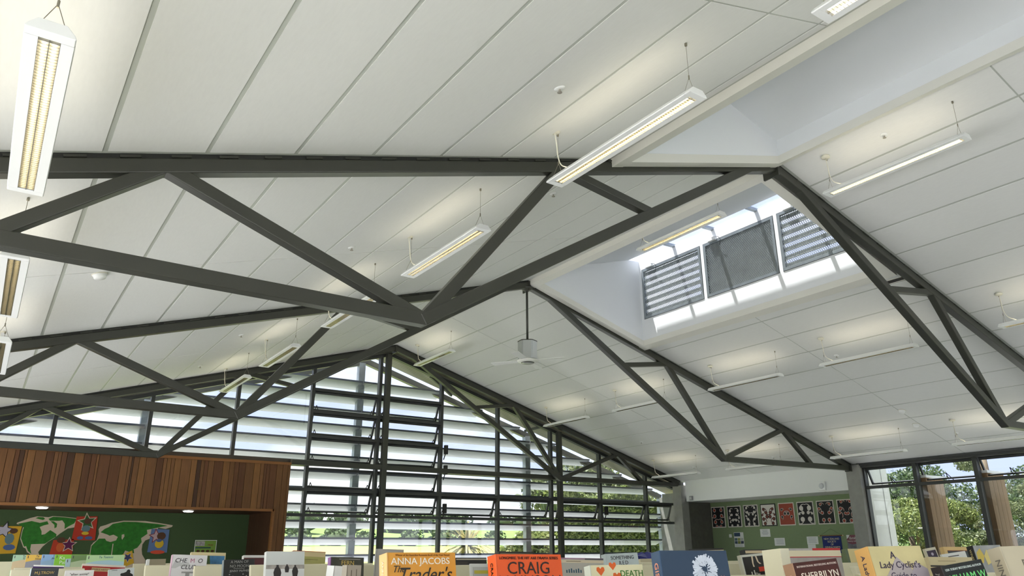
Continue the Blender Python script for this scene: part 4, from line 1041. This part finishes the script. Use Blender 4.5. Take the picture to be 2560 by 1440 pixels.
book('chemo', 'white paperback with pink spine and black italic capital title', (224, 222, 224), .022, (206, 168, 186), deco=[
    ('p', [(.0, .05), (.012, .02), (.03, .03), (.06, .028), (.07, .04), (.05, .046), (.03, .042), (.016, .05)], (196, 196, 196)), ('t', 'CHE', .0225, .032, .022, (36, 34, 36), {'shear': .18}), ('t', 'M', .0225, .0755, .022, (190, 120, 150), {'shear': .0}), ('t', 'O', .0225, .104, .022, (36, 34, 36), {'shear': .18}), ('t', 'CLUB', .0225, .062, .046, (36, 34, 36), {'shear': .18}),
    ('r', .04, .085, .062, .068, (150, 150, 150)), ('r', .055, .070, .068, .10, (150, 150, 150))])
book('blue', 'hardback with a cream top band over a blue sky photo', (222, 206, 160), .02, None, deco=[('r', .004, .146, .014, .05, mat('sky_photo', (62, 120, 164), .5, noise=.5, nscale=18)), ('p', [(.06, .05), (.07, .014), (.08, .014), (.085, .05)], (60, 84, 40), 1)])
book('moon', 'black paperback with grey capital title and scattered white flecks', (36, 36, 36), .02, (120, 132, 136), deco=[('t', 'A MAN OF', .0135, .056, .009, (150, 150, 146)), ('t', 'NO MOON', .0135, .056, .0235, (150, 150, 146)), ('r', .035, .075, .031, .032, (170, 170, 166)), ('t', 'JENNY McPHEE', .0105, .057, .040, (160, 160, 156))] + [('r', .02 + .012 * k, .024 + .012 * k, .05 + .006 * ((k * 5) % 4), .053 + .006 * ((k * 5) % 4), (170, 170, 170)) for k in range(7)])
book('dkred', 'slim dark red book with white page top behind the black paperback', (88, 36, 40), .03, (232, 232, 230), deco=[('r', 0, .11, 0, .012, (232, 230, 230))])
def walker(x, z, s): return [(x - .3 * s, z + s), (x - .42 * s, z + .3 * s), (x - .30 * s, z - .1 * s), (x - .12 * s, z - .30 * s), (x - .12 * s, z - .5 * s), (x + .12 * s, z - .5 * s), (x + .14 * s, z - .28 * s), (x + .34 * s, z - .05 * s), (x + .46 * s, z + .35 * s), (x + .34 * s, z + s)]
book('snow', 'white paperback showing three dark figures walking in snow', (216, 220, 218), .022, (222, 224, 222), deco=[('r', 0, .13, .043, .056, mat('snow_band', (176, 170, 164), .5, noise=.3, nscale=40)), ('r', 0, .13, .056, .20, (232, 234, 234)), ('p', walker(.038, .058, .030), (52, 48, 48), 2), ('p', walker(.070, .050, .017), (56, 52, 52), 2), ('p', walker(.098, .056, .024), (50, 46, 46), 2)])
book('olive', 'olive and beige hardback with a red edge', (214, 196, 150), .018, (150, 60, 50), deco=[('r', 0, .13, 0, .002, (170, 60, 56)), ('r', .0, .13, .020, .05, (176, 172, 104)), ('r', .02, .10, .030, .0315, (110, 108, 60)), ('r', .02, .07, .036, .0372, (130, 126, 80))])
book('fern', 'dark leafy paperback with purple spine and gold title', cm((62, 62, 50), .4, 30), .022, (150, 96, 160), deco=[('r', .028, .098, .0055, .0065, (200, 196, 190)), ('t', 'FERN', .0185, .056, .0175, GLD)])
book('wbox', 'small white card box in front of the leafy paperback', WHT, .05, None, 0, pages=False, cat='box', name='card_box')
book('bbox', 'small brown backed card in front of the leafy paperback', (170, 160, 146), .03, None, 0, pages=False, cat='box', name='card_box', deco=[('r', .012, .014, .012, .05, (110, 100, 88)), ('r', .026, .028, .010, .05, (110, 100, 88))])
book('grey24', 'plain grey board standing behind the amber paperback', (176, 172, 168), .006, None, 0, pages=False, cat='board', name='card_board')
book('blackhb', 'black hardback with cream page tops between amber and orange books', (44, 42, 40), .02, None, deco=[('r', .0, .15, .0045, .009, (214, 204, 180)), ('r', 0, .055, .016, .10, (60, 54, 50))])
book('card', 'white framed card with a yellow stripe left of the orange book', WHT, .01, None, pages=False, cat='card', name='display_card', deco=[('r', .008, .1, .012, .08, (206, 206, 204)), ('r', .014, .1, .024, .036, (214, 200, 80), 1)])
book('dark2', 'dark book just showing above the orange paperback', (52, 50, 44), .03, None, deco=[('r', .004, .145, .006, .02, (110, 100, 84))])
book('grey25', 'grey book with mauve top edge and blue skyline drawing', (190, 186, 176), .02, (170, 140, 156), deco=[('r', 0, .15, 0, .004, (176, 140, 160)), ('r', .085, .15, .001, .005, (96, 92, 96), 1), ('r', 0, .15, .006, .014, (224, 210, 182)), ('r', .02, .07, .009, .0105, (120, 104, 80), 1)] + [('r', .018 + .008 * k, .022 + .008 * k, .034 - .002 * (k % 3), .042, (60, 96, 116), 1) for k in range(7)])
book('something', 'pale blue paperback with thin black serif title', (206, 218, 220), .026, None, deco=[('t', 'SOMETHING', .0165, .066, .0145, (66, 72, 78)), ('t', 'RED', .0175, .068, .031, (80, 80, 84), {'space': 1.3})])
book('cream27', 'thick cream paged book beside the pale blue paperback', (206, 196, 166), .05, (232, 222, 190), deco=[('r', 0, .1, .014, .015, (120, 110, 90)), ('t', 'THE', .006, .075, .026, (110, 104, 96))])
o = thing('plastic_bag', 'crumpled dark blue plastic bag beside the dark blue hardback', 'bag', (BK['bag'][0] + .05, BK['bag'][1] + .05, 1.44), 0)
mbg = MB().lathe([(.02, -.17), (.07, -.15), (.085, -.06), (.06, .0), (.075, .03), (.02, .045)], 14)
mbg.v = [(v[0] * (1 + .25 * math.sin(v[2] * 90 + k)), v[1] * (1 + .2 * math.cos(k * 1.7)), v[2] + .006 * math.sin(k * 2.3)) for k, v in enumerate(mbg.v)]
obj('bag_body', mbg, mat('bag_blue', (44, 50, 130), .3), o)
obj('bag_print', MB().prism([(-.03, -.01), (0, .012), (.03, -.01), (0, .0)], 'y', -.1, -.095), PAPER, o)
book('blk28', 'black cased book with cream page top behind the dark blue hardback', (44, 42, 40), .05, None, deco=[('r', .0, .14, .006, .012, (226, 206, 164))])
book('legs', 'black and white book with pale dancing legs and a red tag', (222, 222, 212), .02, (226, 224, 208), deco=[('r', .006, .104, .008, .10, (38, 34, 32)), ('p', [(.045, .008), (.052, .008), (.048, .034), (.050, .044), (.044, .044), (.043, .03)], (226, 206, 182), 2), ('p', [(.062, .008), (.068, .008), (.072, .028), (.082, .036), (.074, .036), (.066, .028)], (226, 206, 182), 2), ('r', .066, .116, .046, .062, (206, 60, 40), 3), ('t', 'The', .014, .056, .070, (226, 226, 220)), ('r', .030, .034, .06, .09, (226, 226, 220), 2), ('r', .042, .046, .055, .09, (226, 226, 220), 2)])
book('blk31', 'black cased book with tan page top behind the black and white book', (40, 40, 40), .03, None, deco=[('r', .004, .146, .004, .014, (228, 206, 168)), ('r', .02, .15, .014, .06, (46, 38, 36))])
book('silver', 'thick silver grey hardback with cream pages and red edges', cm((176, 170, 166), .1, 60), .06, (236, 230, 200), lean=4, deco=[('r', .085, .16, 0, .0045, (190, 30, 34)), ('r', 0, .16, .0045, .017, (232, 222, 190)), ('r', .0, .16, .017, .0185, (196, 40, 46), 1), ('r', .0, .022, .0, .12, (236, 232, 206), 2)])
book('green33', 'cream book with green edge and dark picture beside the gold hardback', (222, 206, 150), .02, (110, 124, 90), deco=[('r', .05, .15, .022, .08, mat('night_photo', (40, 52, 30), .5, noise=.5, nscale=20)), ('r', 0, .012, .0, .1, (96, 110, 84))])
book('post', 'small cream book with a dark violet moon picture', (214, 208, 186), .012, None, deco=[('r', .005, .05, .010, .05, (58, 44, 66)), ('p', [(.028 + .006 * math.cos(k), .024 + .006 * math.sin(k)) for k in np.linspace(0, 5.6, 9)], (190, 180, 196), 2)])
book('tan35', 'tan book with a dark teal picture in front of the side windows', (222, 190, 130), .02, None, deco=[('r', .016, .13, .016, .09, (62, 72, 76)), ('r', .016, .13, .014, .017, (120, 60, 44), 1)])
book('white36', 'white leaflet style book with black letters beside the tan book', (232, 232, 228), .01, None, deco=[('r', .025, .075, .010, .013, (60, 60, 60)), ('t', 'ORIE', .012, .07, .026, (40, 40, 40)), ('t', 'T', .030, .095, .044, (40, 40, 40))])
book('tan37', 'open tan book lying low in front of the white leaflet', (220, 204, 160), .03, None, deco=[('r', 0, .15, .022, .026, (50, 40, 34)), ('r', .03, .09, .010, .0115, (170, 150, 110))])
for key, lab, c1, c2, ts in (('tati', 'mint green picture book at the far left of the kids row', (176, 214, 186), (216, 196, 160), (('Ta', .062, .010), ('Ti', .062, .026))), ('hin', 'yellow orange picture book in the kids row', (240, 196, 90), (150, 150, 160), (('Te', .062, .010), ('Hine', .066, .026))), ('tem', 'sky blue picture book in the kids row', (146, 182, 226), (150, 180, 214), (('Te', .068, .010), ('Mo', .066, .026))),
                            ('ka', 'lime green picture book with white lettering', (142, 206, 64), (142, 206, 64), ()), ('photo', 'picture book with a leafy photo cover in the kids row', (120, 150, 96), (190, 206, 170), ()), ('kei', 'pale blue picture book with olive lettering', (190, 214, 226), (196, 216, 226), (('Kei te Tipu', .075, .014), ('ahau', .09, .034))), ('totitoti', 'pale green picture book with blue handwritten title', (190, 224, 170), (180, 214, 224), (('Te Totitoti', .10, .013),))):
    tc_ = (88, 110, 70) if key == 'kei' else ((50, 110, 140) if key == 'totitoti' else (52, 56, 66))
    dd = [('t', s_, .017, x_, z_, tc_, {'shear': .2}) for s_, x_, z_ in ts]
    if key == 'ka': dd = [('t', 'Ka', .030, .040, .022, (240, 246, 232)), ('t', 'Pai', .030, .044, .050, (240, 246, 232))]
    dd.append(('p', [(0, .045), (.05, .034), (.12, .030), (.2, .040), (.2, .1), (0, .1)], c2))
    dd.append(('r', .008, .012, .006, .022, (70, 60, 70)))
    book(key, lab, c1, .006, None, 14, dd)

# ------------------------------------------------------------------ outdoors
def tz(d, x):
    P = [(0, -.4), (20, -.4), (45, .95), (95, 2.0), (112, 2.3), (150, 4.2), (230, 9.0), (420, 15.0)]
    for (a, za), (b, zb) in zip(P[:-1], P[1:]):
        if a <= d <= b:
            z = za + (zb - za) * (d - a) / (b - a); break
    else: z = P[-1][1] if d > 0 else -.4
    if d > 100: z += 1.3 * math.sin(x * .021 + 1.0) * min(1, (d - 100) / 60) + .5 * math.sin(x * .06 + d * .03) * min(1, (d - 100) / 60)
    return z
def terrain(name, d0, d1, m, label, nd, nx=60, xr=(-70, 330)):
    mb = MB()
    ds = np.linspace(d0, d1, nd); xs = np.linspace(*xr, nx)
    mb.v = [(x, d - 4.74, tz(d, x)) for d in ds for x in xs]
    mb.f = [(i * nx + j, i * nx + j + 1, (i + 1) * nx + j + 1, (i + 1) * nx + j) for i in range(nd - 1) for j in range(nx - 1)]
    return tag(obj(name, mb, m, smooth=True), label, None, None, 'structure')
terrain('floor_field', 45, 95, mat('hay_field', (140, 134, 72), .95, noise=.14, nscale=.25), 'pale hay field beyond the louvres', 12)
terrain('floor_hillside', 95, 420, mat('hill_grass', (96, 122, 54), .95, noise=.18, nscale=.12), 'green hillside on the horizon', 30)
gr = MB().box(9.9, 60, -60, 15.2, -.6, -.42).box(-60, -36, -60, 15.2, -.6, -.42)
tag(obj('floor_lawn', gr, mat('lawn', (118, 132, 72), .95, noise=.2, nscale=.6)), 'grass lawn around the building', None, None, 'structure')
tag(obj('floor_bounce_paving', MB().box(-36, -9.2, -30, 15.2, -.6, -.4).box(-9.2, 9.9, -30, -9.8, -.6, -.4), mat('bounce_paving', (238, 239, 241), .9, noise=.04, nscale=2)), 'unseen pale paving added to bounce sunlight into the hall', None, None, 'structure')  # unseen near-white ground, added to bounce sun up to the ceiling
tag(obj('floor_bounce_path', MB().box(9.85, 12.6, -9.8, 10.3, -.44, -.40), mat('bounce_path', (186, 186, 184), .9, noise=.06, nscale=2)), 'unseen pale path added to bounce light through the side windows', None, None, 'structure')  # unseen paler strip, added so sun bounces in from the right
terrain('floor_paddock', 19.9, 45, MATS['lawn'], 'grass between the building and the field', 8)

tag(obj('floor_bounce_gravel', MB().box(-9.2, 9.9, 11.9, 15.2, -.6, -.4).box(-1.9, 9.0, 10.4, 11.9, -.6, -.4), mat('bounce_gravel', (230, 230, 230), .95, noise=.1, nscale=30)), 'unseen pale ground added to bounce light through the gable', None, None, 'structure')  # hidden bright ground, added to lift the ceiling near the gable
def leaves(n, fn, size, aspect=1.7, seed=1):
    r = np.random.default_rng(seed)
    P = fn(r, n)
    A = r.normal(size=(n, 3)); A /= np.linalg.norm(A, axis=1)[:, None]
    Bv = r.normal(size=(n, 3)); Bv = np.cross(A, Bv); Bv /= np.linalg.norm(Bv, axis=1)[:, None]
    s = size * r.uniform(.6, 1.3, n)[:, None]
    a, b = A * s * aspect / 2, Bv * s / 2
    V = np.stack([P - a, P + b * .9, P + a, P - b * .9], 1).reshape(-1, 3)
    me = bpy.data.meshes.new('leaves')
    me.vertices.add(len(V)); me.vertices.foreach_set('co', V.ravel())
    me.loops.add(4 * n); me.loops.foreach_set('vertex_index', np.arange(4 * n))
    me.polygons.add(n); me.polygons.foreach_set('loop_start', np.arange(0, 4 * n, 4)); me.polygons.foreach_set('loop_total', np.full(n, 4))
    me.update(); me.validate()
    return me
def ell(blobs):
    """points near the surface of several ellipsoids"""
    def f(r, n):
        k = r.integers(0, len(blobs), n); B_ = np.array(blobs)[k]
        d = r.normal(size=(n, 3)); d /= np.linalg.norm(d, axis=1)[:, None]
        rad = (r.uniform(0.45, 1.0, n) ** .5)[:, None]
        return B_[:, :3] + d * rad * B_[:, 3:6]
    return f
L_BRIGHT = leaf_mat('leaf_bright', (72, 92, 46), (146, 156, 92)); L_OLIVE = leaf_mat('leaf_olive', (64, 78, 52), (134, 142, 100)); L_DARK = leaf_mat('leaf_dark', (46, 66, 44), (96, 114, 76)); L_PALE = leaf_mat('leaf_pale', (86, 100, 70), (154, 160, 126)); L_PALM = leaf_mat('leaf_palm', (104, 98, 58), (186, 178, 124))
def tree(name, label, cat, base, trunk, blobs, n, size, m, group=None, seed=3):
    t = thing(name, label, cat, base, 0, group)
    tr = MB()
    for pts, r in trunk: tr.tube(pts, r, 7)
    obj('trunk', tr, BARK, t, True)
    me = leaves(n, ell(blobs), size, 1.7, seed); me.materials.append(m)
    o = link('foliage', me, t); o['kind'] = 'stuff'
    return t
def rblobs(n, cx, cy, cz, sx, sy, sz, r0, r1, seed):
    r = np.random.default_rng(seed); out = []
    for _ in range(n):
        q = r.uniform(r0, r1); out.append((cx + r.uniform(-sx, sx), cy + r.uniform(-sy, sy), cz + r.uniform(-sz, sz), q, q, q * .7))
    return out
# trees beyond the side windows
tree('leafy_tree', 'bright green bushy tree beside the pale concrete blade outside', 'tree', (13.6, 6.6, -.4), [([(0, 0, 0), (.1, 0, 1.2), (.0, .1, 2.2)], [.14, .11, .06])], rblobs(26, 0, 0, 1.8, 1.0, 1.2, 1.3, .30, .55, 5), 30000, .052, L_BRIGHT, 'trees outside the side windows', 5)
tree('leafy_tree', 'open branched olive tree between the two timber fins', 'tree', (18.0, 6.6, -.4), [([(0, 0, 0), (.2, 0, 1.6), (.5, .1, 3.6), (.6, .1, 5.0)], [.2, .16, .1, .03]), ([(.2, 0, 1.6), (-.4, -.3, 3.0), (-.7, -.3, 4.4)], [.12, .08, .03]), ([(.3, 0, 2.4), (1.2, .4, 3.6), (1.5, .6, 4.6)], [.1, .07, .02])], rblobs(30, .2, 0, 2.5, 1.7, 1.2, 1.9, .25, .55, 8), 24000, .05, L_OLIVE, 'trees outside the side windows', 8)
tree('leafy_tree', 'pale grey green tree behind the second timber fin', 'tree', (17.5, 3.9, -.4), [([(0, 0, 0), (.0, .2, 2.0), (.3, .2, 4.0)], [.2, .15, .05])], rblobs(28, 0, 0, 2.4, 1.4, 1.0, 1.8, .3, .55, 9), 24000, .05, L_PALE, 'trees outside the side windows', 9)
tree('leafy_tree', 'dark round topped tree far behind the first top light', 'tree', (25.0, 12.6, -.4), [([(0, 0, 0), (.0, .0, 2.5), (.1, .2, 4.0)], [.3, .2, .1])], rblobs(18, 0, 0, 3.6, 1.8, 1.4, 1.2, .7, 1.1, 12), 14000, .09, L_DARK, 'trees outside the side windows', 12)
tree('leafy_tree', 'dark round topped tree far behind the second timber fin', 'tree', (25.0, 7.4, -.4), [([(0, 0, 0), (.0, .0, 2.5), (.1, .2, 4.0)], [.3, .2, .1])], rblobs(18, 0, 0, 3.4, 1.8, 1.4, 1.3, .7, 1.1, 13), 14000, .09, L_DARK, 'trees outside the side windows', 13)
tree('shrub', 'low green shrub row under the trees outside', 'shrub', (16.0, 5.0, -.4), [([(0, 0, 0), (0, 0, .8)], [.1, .05])], rblobs(26, 0, 0, .9, 1.2, 4.0, .6, .5, .8, 14), 20000, .06, L_OLIVE, None, 14)
# hedge and trees beyond the right part of the gable glazing
def boxf(x0, x1, y0, y1, z0, z1):
    def f(r, n):
        P = np.stack([r.uniform(x0, x1, n), r.uniform(y0, y1, n) ** 1, z0 + (z1 - z0) * r.uniform(0, 1, n)], 1)
        k = r.random(n) < .75
        P[k, 1] = y0 + r.uniform(0, .25, k.sum())
        P[:, 2] += .25 * np.sin(P[:, 0] * 1.9) * (P[:, 2] > z1 - .6)
        return P
    return f
h = thing('hedge', 'tall clipped green hedge beyond the right half of the gable glazing', 'hedge', (12, 17.2, -.4))
me = leaves(45000, boxf(-2.4, 6.0, -.7, .9, 0, 3.9), .095, 1.7, 21); me.materials.append(L_BRIGHT); o = link('foliage', me, h); o['kind'] = 'stuff'
st = MB()
for k in range(14): st.tube([(-2.2 + k * .6, .1, 0), (-2.1 + k * .6, .0, 1.8), (-2.2 + k * .6, .15, 3.4)], .03, 5)
obj('stems', st, BARK, h)
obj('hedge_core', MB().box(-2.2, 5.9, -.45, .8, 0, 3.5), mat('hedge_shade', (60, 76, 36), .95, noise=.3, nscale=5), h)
tree('shrub', 'lower flowering shrub at the left end of the hedge', 'shrub', (8.6, 16.6, -.4), [([(0, 0, 0), (0, 0, 1.0)], [.08, .04])], rblobs(14, .2, 0, 1.3, .9, .5, 1.0, .4, .7, 22), 6000, .12, L_BRIGHT, None, 22)
tree('leafy_tree', 'tree rising above the hedge near the right gable corner', 'tree', (14.2, 20.5, -.4), [([(0, 0, 0), (.1, 0, 2.5), (.3, 0, 4.4)], [.2, .15, .05])], rblobs(20, 0, 0, 4.3, 2.2, 1.0, .8, .6, 1.0, 23), 7000, .16, L_OLIVE, None, 23)
# spiky palm
pm = thing('palm', 'spiky palm with arching leaves beyond the middle of the gable glazing', 'palm', (5.6, 16.2, -.4))
obj('trunk', MB().tube([(0, 0, 0), (.05, 0, 1.2), (0, 0, 2.0)], [.16, .13, .12], 9), BARK, pm, True)
r_ = np.random.default_rng(31)
for k in range(130):
    a = r_.uniform(0, 2 * math.pi); el = r_.uniform(-.35, 1.25); ln = r_.uniform(1.0, 1.9); mb = MB(); prev = None
    pts = []
    for i in range(5):
        f = i / 4
        pts.append(Vector((math.cos(a) * ln * f * math.cos(el), math.sin(a) * ln * f * math.cos(el), 2.0 + ln * f * math.sin(el) - .55 * ln * f * f)))
    sd = Vector((-math.sin(a), math.cos(a), 0))
    for i in range(4):
        w0, w1 = .06 * (1 - i / 4.2), .06 * (1 - (i + 1) / 4.2)
        n0 = len(mb.v); mb.v += [tuple(pts[i] - sd * w0), tuple(pts[i] + sd * w0), tuple(pts[i + 1] + sd * w1), tuple(pts[i + 1] - sd * w1)]; mb.f.append((n0, n0 + 1, n0 + 2, n0 + 3))
    me = mb.mesh('frond', L_PALM); link('frond', me, pm)
# shelter belt and hillside trees
bush_me = leaves(700, ell(rblobs(7, 0, 0, 1.3, 1.6, .8, .7, .8, 1.3, 41)), .42, 1.5, 41); bush_me.materials.append(L_DARK)
core_me = MB().lathe([(.3, 0), (1.6, .5), (1.8, 1.2), (1.0, 2.0), (.2, 2.3)], 9).mesh('core', mat('bush_core', (70, 86, 52), .95), True)
def bush(x, d, s, lab, grp):
    t = thing('bush', lab, 'bush', (x, d - 4.74, tz(d, x) - .1), 0, grp); t.scale = (s * .9, s * .9, s)
    o = link('foliage', bush_me, t); o['kind'] = 'stuff'; link('core', core_me, t)
for k in range(15): bush(22 + k * 5.2 + (k % 3) * .3, 98 + (k % 4), .75 + .1 * (k % 3), 'low dark bush in the shelter belt across the hay field', 'shelter belt bushes')
for x, d, s in ((30, 135, 1.7), (41, 137, 1.9), (52, 140, 1.5), (62, 141, 1.6)): bush(x, d, s, 'grey green tree in the clump on the lower hillside at left', 'hillside clump')
for x, d, s in ((76, 150, 1.5), (84, 156, 1.9)): bush(x, d, s, 'dark tree standing alone on the open hillside', 'lone hillside trees')
for k in range(12): bush(60 + k * 12, 210 + 6 * (k % 3), 2.0, 'small dark tree along the skyline of the hill', 'skyline trees')
